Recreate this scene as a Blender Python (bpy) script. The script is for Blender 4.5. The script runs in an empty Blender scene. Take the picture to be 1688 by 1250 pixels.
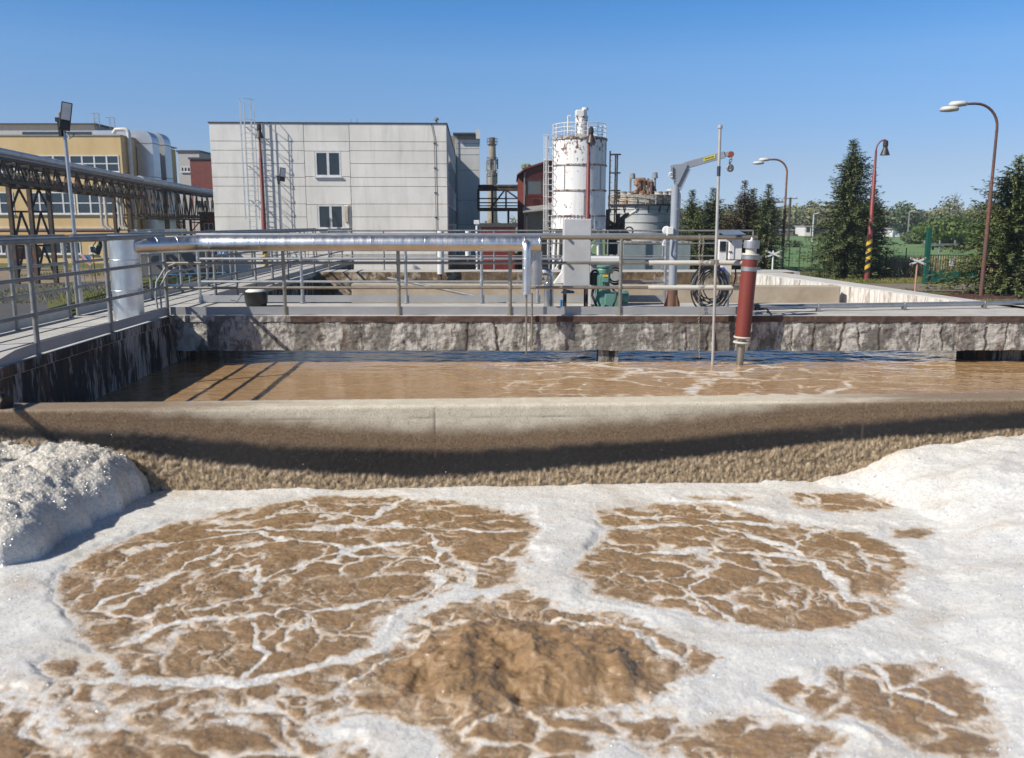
import bpy, math, random
import numpy as np
from mathutils import Vector, Matrix
R = math.radians
random.seed(7)
SC = bpy.context.scene
COL = SC.collection
# ---------------------------------------------------------------- camera
CAM_H, PITCH, F = 1.3, R(10.18), 1420.0
cam = bpy.data.cameras.new('camera'); cam.sensor_width = 36.0; cam.lens = 36.0 * F / 1688.0
cam.clip_start = 0.1; cam.clip_end = 6000
CAM = bpy.data.objects.new('camera', cam); COL.objects.link(CAM)
CAM.location = (0, 0, CAM_H); CAM.rotation_euler = (R(90) - PITCH, 0, 0)
SC.camera = CAM
cam.dof.use_dof = True; cam.dof.focus_distance = 15.0; cam.dof.aperture_fstop = 2.2   # sharp on the walkway, the near foam a little soft
# ---------------------------------------------------------------- sky, sun, exposure
SUN_EL, SUN_AZ = R(41), R(29)           # light travels to +X and, by SUN_AZ, away from the camera
W = bpy.data.worlds.new('World'); SC.world = W; W.use_nodes = True
wn = W.node_tree.nodes; wl = W.node_tree.links
sky = wn.new('ShaderNodeTexSky'); sky.sky_type = 'NISHITA'; sky.sun_disc = False
sky.sun_elevation = SUN_EL; sky.sun_rotation = math.atan2(-math.cos(SUN_AZ), -math.sin(SUN_AZ)) % (2 * math.pi)
sky.altitude = 0; sky.air_density = 0.6; sky.dust_density = 0.0; sky.ozone_density = 6.0
bg = wn['Background']; bg.inputs['Strength'].default_value = 0.09
# the deep blue of this very clear day: the sky's own colour, tinted by height over the horizon
tc = wn.new('ShaderNodeTexCoord'); sx = wn.new('ShaderNodeSeparateXYZ'); wl.new(tc.outputs['Generated'], sx.inputs[0])
rp = wn.new('ShaderNodeValToRGB'); wl.new(sx.outputs['Z'], rp.inputs[0]); el = rp.color_ramp.elements
while len(el) < 5: el.new(.5)
for e_, (p_, c_) in zip(el, [(0.0,(.38,.38,.45)), (.061,(.59,.50,.465)), (.173,(.62,.73,.71)), (.226,(.40,.70,.785)), (.6,(.34,.36,.36))]):
    e_.position = p_; e_.color = c_ + (1,)
mu = wn.new('ShaderNodeMix'); mu.data_type = 'RGBA'; mu.blend_type = 'MULTIPLY'; mu.inputs[0].default_value = 1
wl.new(sky.outputs[0], mu.inputs[6]); wl.new(rp.outputs[0], mu.inputs[7])
m2 = wn.new('ShaderNodeVectorMath'); m2.operation = 'SCALE'; m2.inputs['Scale'].default_value = 2.0
wl.new(mu.outputs[2], m2.inputs[0]); wl.new(m2.outputs[0], bg.inputs['Color'])
sl = bpy.data.lights.new('sun', 'SUN'); sl.energy = 5.0; sl.angle = R(0.53); sl.color = (1.0, 0.93, 0.82)
SUN = bpy.data.objects.new('sun', sl); COL.objects.link(SUN)
sd = Vector((math.cos(SUN_AZ) * math.cos(SUN_EL), math.sin(SUN_AZ) * math.cos(SUN_EL), -math.sin(SUN_EL)))
SUN.rotation_euler = sd.to_track_quat('-Z', 'Y').to_euler(); SUN.location = (-40, -20, 60)
SC.view_settings.view_transform = 'Standard'; SC.view_settings.look = 'None'
SC.view_settings.exposure = 0.22; SC.view_settings.gamma = 1.0
SC.cycles.max_bounces = 6; SC.cycles.use_denoising = True
# ---------------------------------------------------------------- measuring: photo pixel (1688 x 1250) to place
SP, CP = math.sin(PITCH), math.cos(PITCH)
def ray(px, py):
    u = (px - 844.0) / F; v = (py - 625.0) / F
    return Vector((u, CP - v * SP, -SP - v * CP))
def P(px, py, D):
    r = ray(px, py); k = D / r.y
    return Vector((r.x * k, D, CAM_H + r.z * k))
def Q(px, py, z):
    r = ray(px, py); k = (z - CAM_H) / r.z
    return Vector((r.x * k, r.y * k, z))
GZ = -1.8                                # ground level; 0 is the top of the basin walls
# ---------------------------------------------------------------- objects
BASE = {}
def tag(o, label=None, cat=None, group=None, kind=None):
    if label: o['label'] = label
    if cat: o['category'] = cat
    if group: o['group'] = group
    if kind: o['kind'] = kind
    return o
def T(name, label, cat, base, group=None):
    o = bpy.data.objects.new(name, None); COL.objects.link(o)
    o.empty_display_size = 0.3; o.location = base; BASE[o.name] = Vector(base)
    return tag(o, label, cat, group)
def kids(o): return [c for c in bpy.data.objects if c.parent == o]
def dup(root, loc, label=None, rz=0, sc=1):
    r = root.copy(); COL.objects.link(r); r.location = loc; r.rotation_euler = (0, 0, rz); r.scale = (sc, sc, sc)
    BASE[r.name] = Vector(loc)
    if label: r['label'] = label
    for ch in kids(root):
        c = ch.copy(); COL.objects.link(c); c.parent = r
        for g in kids(ch):
            d = g.copy(); COL.objects.link(d); d.parent = c
    return r
class G:
    def __init__(s): s.v = []; s.f = []; s.m = []; s.s = []
    def add(s, vs, fs, m=0, smooth=False):
        b = len(s.v); s.v += [tuple(p) for p in vs]
        for q in fs: s.f.append([b + i for i in q]); s.m.append(m); s.s.append(smooth)
        return s
    def box(s, x0, y0, z0, x1, y1, z1, m=0):
        return s.add([(x0,y0,z0),(x1,y0,z0),(x1,y1,z0),(x0,y1,z0),(x0,y0,z1),(x1,y0,z1),(x1,y1,z1),(x0,y1,z1)],
                     [(0,3,2,1),(4,5,6,7),(0,1,5,4),(1,2,6,5),(2,3,7,6),(3,0,4,7)], m)
    def cbox(s, c, sx, sy, sz, rz=0, m=0, tilt=None):
        mt = Matrix.Rotation(rz, 3, 'Z')
        if tilt is not None: mt = mt @ tilt
        c = Vector(c); vs = [c + mt @ Vector((x*sx/2, y*sy/2, z*sz/2)) for z in (-1,1) for x, y in ((-1,-1),(1,-1),(1,1),(-1,1))]
        return s.add(vs, [(0,3,2,1),(4,5,6,7),(0,1,5,4),(1,2,6,5),(2,3,7,6),(3,0,4,7)], m)
    def bar(s, a, b, w, h=None, m=0, up=(0,0,1)):
        a = Vector(a); b = Vector(b); h = h or w; d = (b - a)
        if d.length < 1e-6: return s
        d.normalize(); u = Vector(up)
        if abs(d.dot(u)) > .98: u = Vector((0,1,0))
        x = d.cross(u).normalized(); y = x.cross(d)
        vs = [p + x*w/2*i + y*h/2*j for p in (a, b) for i, j in ((-1,-1),(1,-1),(1,1),(-1,1))]
        return s.add(vs, [(0,3,2,1),(4,5,6,7),(0,1,5,4),(1,2,6,5),(2,3,7,6),(3,0,4,7)], m)
    def tube(s, pts, r, seg=10, m=0, smooth=True, cap=True):
        pts = [Vector(p) for p in pts]; n = len(pts); rs = r if isinstance(r, (list, tuple)) else [r]*n
        ref = None; vs = []; fs = []
        for i, p in enumerate(pts):
            d = (pts[min(i+1,n-1)] - pts[max(i-1,0)])
            if 0 < i < n-1: d = (pts[i+1]-p).normalized() + (p-pts[i-1]).normalized()
            if d.length < 1e-9: d = Vector((0,0,1))
            d.normalize()
            if ref is None: ref = Vector((0,0,1)) if abs(d.z) < .9 else Vector((1,0,0))
            x = ref - d*ref.dot(d); x.normalize(); ref = x; y = d.cross(x)
            k = 1.0
            if 0 < i < n-1:
                c = max(.5, (p-pts[i-1]).normalized().dot(d)); k = 1.0/c if c > .8 else 1.15
            for j in range(seg):
                t = 2*math.pi*j/seg; vs.append(p + (x*math.cos(t) + y*math.sin(t))*rs[i])
        for i in range(n-1):
            for j in range(seg):
                fs.append((i*seg+j, i*seg+(j+1)%seg, (i+1)*seg+(j+1)%seg, (i+1)*seg+j))
        s.add(vs, fs, m, smooth)
        if cap:
            s.add(vs[:seg], [tuple(reversed(range(seg)))], m); s.add(vs[-seg:], [tuple(range(seg))], m)
        return s
    def lathe(s, prof, c, seg=24, m=0, smooth=False, axis=None):
        c = Vector(c); vs = []; fs = []; n = len(prof)
        mt = Matrix.Identity(3) if axis is None else Vector(axis).to_track_quat('Z','Y').to_matrix()
        for r, z in prof:
            for j in range(seg):
                t = 2*math.pi*j/seg; vs.append(c + mt @ Vector((r*math.cos(t), r*math.sin(t), z)))
        for i in range(n-1):
            for j in range(seg): fs.append((i*seg+j, i*seg+(j+1)%seg, (i+1)*seg+(j+1)%seg, (i+1)*seg+j))
        s.add(vs, fs, m, smooth)
        s.add(vs[:seg], [tuple(reversed(range(seg)))], m); s.add(vs[-seg:], [tuple(range(seg))], m)
        return s
    def ring(s, c, r, t, seg=24, m=0, axis=(0,0,1), k=6, arc=(0, 2*math.pi)):
        mt = Vector(axis).to_track_quat('Z','Y').to_matrix(); full = abs(arc[1]-arc[0]-2*math.pi) < 1e-6
        pts = [Vector(c) + mt @ Vector((r*math.cos(a), r*math.sin(a), 0)) for a in np.linspace(arc[0], arc[1], seg+1)]
        return s.tube(pts, t, k, m, True, not full)
    def prism(s, poly, vec, m=0):
        n = len(poly); p = [Vector(q) for q in poly]; v = Vector(vec)
        return s.add(p + [q+v for q in p], [tuple(reversed(range(n))), tuple(range(n, 2*n))] + [(i,(i+1)%n,(i+1)%n+n,i+n) for i in range(n)], m)
    def build(s, name, mats, parent=None, bevel=0, origin=None):
        if not isinstance(mats, (list, tuple)): mats = [mats]
        me = bpy.data.meshes.new(name)
        if parent is not None:
            q = parent
            while q.name not in BASE: q = q.parent
            o0 = BASE[q.name]
        elif origin is not None: o0 = Vector(origin)
        else:
            a = np.array(s.v); o0 = Vector(((a[:,0].min()+a[:,0].max())/2, (a[:,1].min()+a[:,1].max())/2, a[:,2].min()))
        me.from_pydata([(p[0]-o0.x, p[1]-o0.y, p[2]-o0.z) for p in s.v], [], s.f)
        for mt in mats: me.materials.append(mt)
        me.polygons.foreach_set('material_index', s.m); me.polygons.foreach_set('use_smooth', s.s); me.update()
        o = bpy.data.objects.new(name, me); COL.objects.link(o)
        if parent is None: o.location = o0; BASE[o.name] = o0
        else: o.parent = parent
        if bevel:
            b = o.modifiers.new('bevel', 'BEVEL'); b.width = bevel; b.segments = 2; b.limit_method = 'ANGLE'
        return o
def np_mesh(name, V, Fq, mats, smooth=True, attrs=None, origin=(0,0,0)):
    me = bpy.data.meshes.new(name); o0 = np.array(origin, float)
    V = np.asarray(V, np.float32) - o0.astype(np.float32); Fq = np.asarray(Fq, np.int32); k = Fq.shape[1]
    me.vertices.add(len(V)); me.vertices.foreach_set('co', V.ravel())
    me.loops.add(Fq.size); me.loops.foreach_set('vertex_index', Fq.ravel())
    me.polygons.add(len(Fq)); me.polygons.foreach_set('loop_start', np.arange(0, Fq.size, k, dtype=np.int32))
    me.polygons.foreach_set('use_smooth', np.full(len(Fq), smooth, dtype=bool))
    for mt in (mats if isinstance(mats, (list, tuple)) else [mats]): me.materials.append(mt)
    for an, av in (attrs or {}).items():
        a = me.attributes.new(an, 'FLOAT', 'POINT'); a.data.foreach_set('value', np.asarray(av, np.float32))
    me.update(calc_edges=True); me.validate()
    o = bpy.data.objects.new(name, me); COL.objects.link(o); o.location = origin; BASE[o.name] = Vector(origin)
    return o
# ---------------------------------------------------------------- numpy noise
_rng = np.random.RandomState(3); _perm = _rng.permutation(4096); _ga = _rng.rand(4096)*2*np.pi
def perlin(x, y, seed=0):
    x = np.asarray(x, np.float64) + seed*17.31; y = np.asarray(y, np.float64) + seed*9.77
    xi = np.floor(x).astype(np.int64); yi = np.floor(y).astype(np.int64); fx = x-xi; fy = y-yi
    def g(ix, iy, dx, dy):
        a = _ga[_perm[(_perm[ix & 4095] + iy) & 4095]]; return np.cos(a)*dx + np.sin(a)*dy
    u = fx*fx*fx*(fx*(fx*6-15)+10); v = fy*fy*fy*(fy*(fy*6-15)+10)
    a = g(xi,yi,fx,fy); b = g(xi+1,yi,fx-1,fy); c = g(xi,yi+1,fx,fy-1); d = g(xi+1,yi+1,fx-1,fy-1)
    return ((a+(b-a)*u) + ((c+(d-c)*u)-(a+(b-a)*u))*v) * 1.5
def fbm(x, y, o=4, seed=0):
    t = 0; a = 1.0; k = 1.0
    for i in range(o): t = t + a*perlin(x*k, y*k, seed+i*5); a *= .5; k *= 2.03
    return t
def voro(x, y, seed=0):
    """F1, F2-F1 and a number per cell of jittered cells of size 1."""
    xi = np.floor(x).astype(np.int64); yi = np.floor(y).astype(np.int64)
    f1 = np.full(x.shape, 9.0); f2 = np.full(x.shape, 9.0); cid = np.zeros(x.shape)
    for i in (-1,0,1):
        for j in (-1,0,1):
            h = _perm[(_perm[(xi+i+seed*31) & 4095] + yi+j) & 4095]; h2 = _perm[(h+77) & 4095]
            d = np.hypot(xi+i+.1+.8*h/4096.0-x, yi+j+.1+.8*h2/4096.0-y)
            n = d < f1; f2 = np.where(n, f1, np.minimum(f2, d)); cid = np.where(n, h/4096.0, cid); f1 = np.where(n, d, f1)
    return f1, f2-f1, cid
def sstep(a, b, x):
    t = np.clip((x-a)/(b-a), 0, 1); return t*t*(3-2*t)
def grid_faces(nx, ny):
    i = np.arange(nx*ny).reshape(ny, nx)
    return np.stack([i[:-1,:-1], i[:-1,1:], i[1:,1:], i[1:,:-1]], -1).reshape(-1, 4)
# ---------------------------------------------------------------- materials
class MT:
    def __init__(s, name, rough=.6, metal=0.0, spec=.5):
        s.m = bpy.data.materials.new(name); s.m.use_nodes = True; s.t = s.m.node_tree; s.n = s.t.nodes
        s.b = s.n['Principled BSDF']; s.b.inputs['Roughness'].default_value = rough
        s.b.inputs['Metallic'].default_value = metal; s.b.inputs['Specular IOR Level'].default_value = spec
        s.geo = s.n.new('ShaderNodeNewGeometry'); s.pos = s.geo.outputs['Position']
    def L(s, a, b):
        if isinstance(a, (int, float)): b.default_value = a
        elif isinstance(a, (tuple, list)): b.default_value = tuple(a) + ((1,) if len(a) == 3 and b.type == 'RGBA' else ())
        else: s.t.links.new(a, b)
    def vec(s, sc=(1,1,1), loc=(0,0,0), rot=(0,0,0), src=None):
        n = s.n.new('ShaderNodeMapping'); n.inputs['Scale'].default_value = sc; n.inputs['Location'].default_value = loc
        n.inputs['Rotation'].default_value = rot; s.L(src or s.pos, n.inputs['Vector']); return n.outputs[0]
    def noise(s, scale, detail=4, rough=.55, vec=None, dist=0):
        n = s.n.new('ShaderNodeTexNoise'); n.inputs['Scale'].default_value = scale; n.inputs['Detail'].default_value = detail
        n.inputs['Roughness'].default_value = rough; n.inputs['Distortion'].default_value = dist
        s.L(vec or s.pos, n.inputs['Vector']); return n.outputs['Fac']
    def voro(s, scale, feat='F1', vec=None, out='Distance', rnd=1):
        n = s.n.new('ShaderNodeTexVoronoi'); n.feature = feat; n.inputs['Scale'].default_value = scale
        n.inputs['Randomness'].default_value = rnd
        s.L(vec or s.pos, n.inputs['Vector']); return n.outputs[out]
    def ramp(s, f, *st):
        n = s.n.new('ShaderNodeValToRGB'); s.L(f, n.inputs[0]); e = n.color_ramp.elements
        while len(e) < len(st): e.new(.5)
        for el, (p, c) in zip(e, st):
            el.position = p; el.color = (c, c, c, 1) if isinstance(c, (int, float)) else tuple(c) + (1,)
        return n.outputs[0]
    def mix(s, f, a, b, mode='MIX'):
        n = s.n.new('ShaderNodeMix'); n.data_type = 'RGBA'; n.blend_type = mode
        s.L(f, n.inputs[0]); s.L(a, n.inputs[6]); s.L(b, n.inputs[7]); return n.outputs[2]
    def math(s, op, a, b=0, clamp=False):
        n = s.n.new('ShaderNodeMath'); n.operation = op; n.use_clamp = clamp; s.L(a, n.inputs[0]); s.L(b, n.inputs[1]); return n.outputs[0]
    def sep(s, v=None):
        n = s.n.new('ShaderNodeSeparateXYZ'); s.L(v or s.pos, n.inputs[0]); return n.outputs
    def attr(s, name):
        n = s.n.new('ShaderNodeAttribute'); n.attribute_name = name; return n.outputs['Fac']
    def bump(s, h, st=.3, dist=.02, nrm=None):
        n = s.n.new('ShaderNodeBump'); n.inputs['Strength'].default_value = st; n.inputs['Distance'].default_value = dist
        s.L(h, n.inputs['Height'])
        if nrm is not None: s.L(nrm, n.inputs['Normal'])
        s.L(n.outputs[0], s.b.inputs['Normal']); return n.outputs[0]
    def col(s, c): s.L(c, s.b.inputs['Base Color']); return s
    def rough(s, c): s.L(c, s.b.inputs['Roughness']); return s
def plain(name, c, c2=None, rough=.6, metal=0, scale=3, bump=0, bscale=60, stretch=(1,1,1), spec=.5):
    m = MT(name, rough, metal, spec); c2 = c2 or tuple(x*.75 for x in c)
    v = m.vec(stretch)
    m.col(m.ramp(m.noise(scale, 6, .65, v), (.3, c2), (.68, c)))
    if bump: m.bump(m.noise(bscale, 4, .6), bump, .01)
    return m.m
def rusty(name, c, rust=(.16,.06,.03), thr=.6, scale=2.2, rough=.5, metal=0, c2=None, stretch=(1,1,.45)):
    m = MT(name, rough, metal); c2 = c2 or tuple(x*.85 for x in c)
    base = m.ramp(m.noise(1.1, 4), (.35, c2), (.65, c))
    f = m.ramp(m.noise(scale, 9, .72, m.vec(stretch)), (thr, 0.0), (thr+.05, 1.0))
    rc = m.ramp(m.noise(9, 4), (.3, tuple(x*.55 for x in rust)), (.7, tuple(min(1, x*1.5) for x in rust)))
    m.col(m.mix(f, base, rc)); m.bump(m.noise(25, 5), .15, .01); return m.m
STEEL = plain('galvanised_steel', (.52,.53,.55), (.36,.37,.39), .42, .75, 6, .05)
STEEL_DULL = plain('weathered_steel', (.34,.34,.33), (.2,.2,.2), .55, .5, 5, .05)
WARM_STEEL = plain('stained_steel', (.42,.39,.33), (.28,.25,.2), .42, .7, 5, .05)
DARK_STEEL = rusty('dark_rusted_steel', (.045,.042,.04), (.11,.055,.03), .52, 3, .7)
BLACK = plain('black_plastic', (.018,.018,.02), None, .45, 0, 5)
WHITE = plain('white_paint', (.78,.78,.77), (.66,.66,.65), .45, 0, 3)
SHADED_WHITE = plain('white_metal_painted_shade', (.5,.5,.5), (.4,.4,.41), .45, .2, 3)  # white housing metal; the shade on its front is put into this grey
RED = plain('dark_red_paint', (.16,.03,.024), (.1,.02,.018), .55, 0, 4)
REDPIPE = rusty('red_brown_plastic', (.2,.042,.032), (.12,.05,.04), .66, 3, .45, 0, (.17,.038,.03))
RUSTPOLE = rusty('rusted_pole', (.115,.06,.05), (.13,.055,.035), .5, 2.5, .7)
GREEN = rusty('green_machine_paint', (.125,.28,.235), (.06,.08,.07), .66, 6, .45)
BLUEPAINT = plain('blue_paint', (.05,.22,.5), (.04,.16,.36), .45)
GATEGREEN = plain('gate_green_paint', (.008,.1,.07), (.006,.07,.05), .5)
YELLOW = plain('yellow_paint', (.75,.5,.05), (.55,.36,.04), .5)
GLASS = plain('window_glass', (.015,.022,.03), (.02,.03,.035), .04, 0, 1, 0, 60, (1,1,1), .8)
RUBBER = plain('rubber_cable', (.03,.03,.032), None, .5)
def ptinlist(*a): return [Vector(p) for p in a]
# ================================================================ ground and basins
def wallY(x): return 6.19 + 0.0535*x               # front face of the near basin wall
ZW1, ZW2 = -0.63, -0.69                            # pool with foam, channel behind it
# ---- near wall: one swept profile, stains as attributes of the surface
def curve(pts, D=None):
    xs = []; zs = []
    for px, py in pts:
        r = ray(px, py); k = 1.0
        for _ in range(8):
            Dx = wallY(r.x*k/1.0); k = Dx / r.y
        xs.append(r.x*k); zs.append(CAM_H + r.z*k)
    return np.array(xs), np.array(zs)
def near_wall():
    xs = np.linspace(-7.5, 7.5, 1150)
    zf = np.linspace(-1.3, -0.022, 108)
    prof = [(0.0, z) for z in zf] + [(0.004, -.010), (.012, -.003), (.024, 0)] + [(y, 0) for y in np.linspace(.04, .24, 14)] + [(.258,-.004),(.268,-.014),(.27,-.03),(.27,-1.3)]
    py = np.array([p[0] for p in prof]); pz = np.array([p[1] for p in prof])
    X, PY = np.meshgrid(xs, py); _, PZ = np.meshgrid(xs, pz)
    front = (PY < .002)
    cb = curve([(0,660),(300,676),(480,694),(700,706),(840,703),(1120,684),(1400,655),(1688,640)])
    kt = curve([(0,700),(240,712),(450,732),(700,742),(840,738),(1120,720),(1400,696),(1688,676)])
    kb = curve([(0,721),(100,726),(240,748),(450,774),(700,786),(840,778),(1120,755),(1400,724),(1688,706)])
    nz = .018*fbm(X*5, PZ*9, 4, 1); nf = .01*fbm(X*30, PZ*30, 2, 4)
    zc = np.interp(X, *cb) + nz; zt = np.interp(X, *kt) + nz + nf; zb = np.interp(X, *kb) + .6*nz + 1.6*nf
    brown = sstep(.06, -.085, PZ-zc) * front + (~front)*sstep(1.5, 3.1, np.abs(X-.35)+.35*fbm(X*2, PY*14, 4, 7))*.85
    dark = sstep(.035, -.05, PZ-zt+.5*nf) * front
    crust = sstep(.012, -.03, PZ-zb+.012*fbm(X*60,PZ*30,2,14)) * front
    wxx = X + .012*fbm(X*20,PZ*20,3,17); f1, fe, ci = voro(wxx*52, PZ*30, 2); g1, ge, gi = voro(wxx*26, PZ*19, 5)
    lump = .8*((1-np.clip(f1,0,1)**2)*.007*ci + (1-np.clip(g1,0,1)**2)*.006*gi + .013*fbm(X*30+2*nz/.018, PZ*19, 4, 3) + .006*fbm(X*60, PZ*60, 2, 19))
    d = crust*(.012+lump) + dark*(1-crust)*(.004*(1-np.clip(f1,0,1)**2) + .003*fbm(X*40,PZ*40,2,9)) + front*.0012*fbm(X*22, PZ*22, 3, 6)
    zseam = -.098
    jx = [curve([(716,700)])[0][0], curve([(1424,680)])[0][0]]
    seam = np.maximum(sstep(.006, .002, np.abs(PZ-zseam+.003*fbm(X*3,X*0,2,5)))*.5, 0)
    for j in jx: seam = np.maximum(seam, sstep(.006, .001, np.abs(X-j-.005*fbm(PZ*20, PZ*0, 2, 8)))*.7)
    seam = seam*front*(PZ > -.4)
    d = d - .005*seam
    Z = PZ + (~front & (np.abs(PZ) < .001))*.002*fbm(X*16, PY*16, 3, 2)
    Y = wallY(X) + PY - d
    o = np_mesh('basin_wall', np.stack([X, Y, Z], -1).reshape(-1,3), grid_faces(len(xs), len(prof)), WALLM,
                attrs={'brown': brown.ravel(), 'dark': dark.ravel(), 'crust': crust.ravel(), 'seam': seam.ravel(), 'cell': (ci*crust).ravel()}, origin=(0, 6.2, -1.3))
    tag(o, 'pale concrete dividing wall with brown and black tide marks above the foam', 'wall')
def wall_mat():
    m = MT('stained_concrete', .8)
    base = m.ramp(m.noise(7, 8, .7), (.3, (.52,.46,.36)), (.7, (.68,.62,.51)))
    base = m.mix(m.ramp(m.noise(130, 3, .6), (.35, 1.0), (.5, 0.0)), base, (.34,.29,.2))
    fine = m.noise(70, 5, .7)
    br = m.ramp(fine, (.28, (.06,.027,.010)), (.55, (.125,.066,.025)), (.85, (.24,.145,.06)))
    c = m.mix(m.math('MULTIPLY', m.attr('brown'), m.ramp(fine, (.25, 1.0), (.85, .72))), base, br)
    dk = m.ramp(fine, (.4, (.004,.0035,.004)), (.78, (.024,.018,.014)))
    c = m.mix(m.attr('dark'), c, dk)
    cr = m.ramp(m.noise(42, 6, .72, m.vec((1.3,1,.6))), (.34, (.055,.034,.018)), (.5, (.30,.215,.125)), (.72, (.66,.54,.38)))
    c = m.mix(m.attr('crust'), c, cr)
    c = m.mix(m.attr('seam'), c, (.09,.07,.05)); m.col(c)
    wet = m.math('MAXIMUM', m.attr('dark'), m.attr('crust'))
    m.rough(m.ramp(wet, (0, .85), (.7, .48)))
    m.bump(m.noise(160, 4, .6), .5, .004)
    bn = m.n.new('ShaderNodeBump'); bn.inputs['Strength'].default_value = 1.0; bn.inputs['Distance'].default_value = .02
    v1 = m.voro(85, 'F1'); m.L(m.math('SUBTRACT', 1.0, m.math('MULTIPLY', v1, v1)), bn.inputs['Height'])
    m.L(bn.outputs[0], m.b.inputs['Coat Normal']); m.b.inputs['Coat Roughness'].default_value = .12
    m.L(m.math('MULTIPLY', wet, m.ramp(m.voro(85, 'F1', None, 'Color'), (.78, 0.0), (.85, .6))), m.b.inputs['Coat Weight']); return m.m
WALLM = wall_mat()
near_wall()
# ---- pool and foam
WATERC = ((.20,.105,.045), (.34,.195,.095))
def water_mat(name, c1, c2, rough, bsc, bst):
    m = MT(name, rough, 0, .35); m.b.inputs['IOR'].default_value = 1.33
    m.col(m.ramp(m.noise(2.6, 6, .65), (.3, c1), (.7, c2)))
    m.bump(m.noise(bsc, 4, .6, m.vec((1, 1.3, 1))), bst, .02); return m.m
POOLM = water_mat('sludge_water', (.25,.132,.058), (.36,.205,.10), .16, 26, .35)
CHANM = water_mat('channel_water', (.17,.088,.034), (.25,.138,.06), .07, 7, .2)
def sludge_surface(name, c1, c2, wrough, wsc, wst, glints=True):
    """brown liquor, thin bubble film and foam: the attribute film says how much foam lies on the liquor"""
    m = MT(name, .2, 0, .5)
    wat = m.ramp(m.noise(2.2, 7, .7, None, .6), (.28, c1), (.72, c2))
    wat = m.mix(m.ramp(m.noise(17, 5, .7, m.vec((.6,1.4,1))), (.42, 0.0), (.75, .6)), wat, tuple(min(1, x*1.45) for x in c2))
    grain = m.noise(150, 3, .7); mid = m.noise(34, 5, .7)
    f = m.math('ADD', m.attr('film'), m.math('ADD', m.math('MULTIPLY', m.math('SUBTRACT', grain, .5), .55), m.math('MULTIPLY', m.math('SUBTRACT', mid, .5), .34)))
    thin = m.ramp(mid, (.3, (.47,.33,.205)), (.7, (.58,.46,.335)))
    pat = m.noise(1.7, 7, .66, m.vec((1,1.5,1)), .5)
    full = m.ramp(pat, (.3, (.55,.505,.44)), (.46, (.655,.65,.63)), (.64, (.69,.70,.70)))
    full = m.mix(m.ramp(m.voro(95, 'F1', None, 'Color'), (0, 0.0), (1, .22)), full, (.5,.46,.40))
    hp = m.attr('heap'); full = m.mix(m.math('MULTIPLY', hp, m.ramp(m.voro(58, 'F1', None, 'Color'), (.2, 0.0), (1, .55))), full, (.40,.335,.25)); full = m.mix(m.math('MULTIPLY', hp, .5), full, (.60,.55,.46))
    foam = m.mix(m.ramp(f, (.5, 0.0), (1.0, 1.0)), thin, full)
    msk = m.ramp(f, (.16, 0.0), (.66, 1.0)); m.col(m.mix(msk, wat, foam))
    m.rough(m.ramp(msk, (0, wrough), (1, .42)))
    hw = m.math('MULTIPLY', m.noise(wsc, 5, .62, m.vec((1,1.25,1)), .3), wst)
    v = m.voro(70, 'F1'); hf = m.math('MULTIPLY', m.math('ADD', m.math('MULTIPLY', v, v), m.math('MULTIPLY', grain, .5)), m.math('ADD', .05, m.math('MULTIPLY', hp, .2)))
    m.bump(m.math('ADD', m.math('MULTIPLY', hw, m.math('SUBTRACT', 1.0, msk)), m.math('MULTIPLY', hf, msk)), .8, .03)
    # wet bubble skins: small domes that catch the sun
    dv = m.voro(66, 'F1'); bn = m.n.new('ShaderNodeBump'); bn.inputs['Strength'].default_value = 1.0; bn.inputs['Distance'].default_value = .03
    m.L(m.math('MULTIPLY', m.math('MULTIPLY', dv, dv), -1.0), bn.inputs['Height'])
    gl = m.n.new('ShaderNodeBsdfGlossy'); gl.inputs['Roughness'].default_value = .27; m.L(bn.outputs[0], gl.inputs['Normal'])
    mx = m.n.new('ShaderNodeMixShader'); sel = m.ramp(m.voro(66, 'F1', None, 'Color'), (.56, 0.0), (.62, .22), (.9, .22), (.93, .6))
    m.L(m.math('MULTIPLY', sel, m.math('ADD', .16 if glints else .05, m.math('MULTIPLY', msk, .84 if glints else .25))), mx.inputs[0])
    m.t.links.new(m.b.outputs[0], mx.inputs[1]); m.t.links.new(gl.outputs[0], mx.inputs[2]); m.t.links.new(mx.outputs[0], m.n['Material Output'].inputs['Surface'])
    return m.m
POOLM = sludge_surface('pool_liquor', (.19,.117,.056), (.295,.192,.102), .08, 26, .62)
FOAMM = sludge_surface('foam_body', (.20,.118,.058), (.31,.195,.105), .13, 22, .55)
_fb = FOAMM.node_tree.nodes['Principled BSDF']; _fb.inputs['Subsurface Weight'].default_value = .65; _fb.inputs['Subsurface Scale'].default_value = .035; _fb.inputs['Subsurface Radius'].default_value = (1,.9,.75)
CHANM = sludge_surface('channel_liquor', (.27,.165,.08), (.36,.23,.118), .09, 6, .16, False)
CHANM.node_tree.nodes['Principled BSDF'].inputs['IOR'].default_value = 1.33
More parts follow.
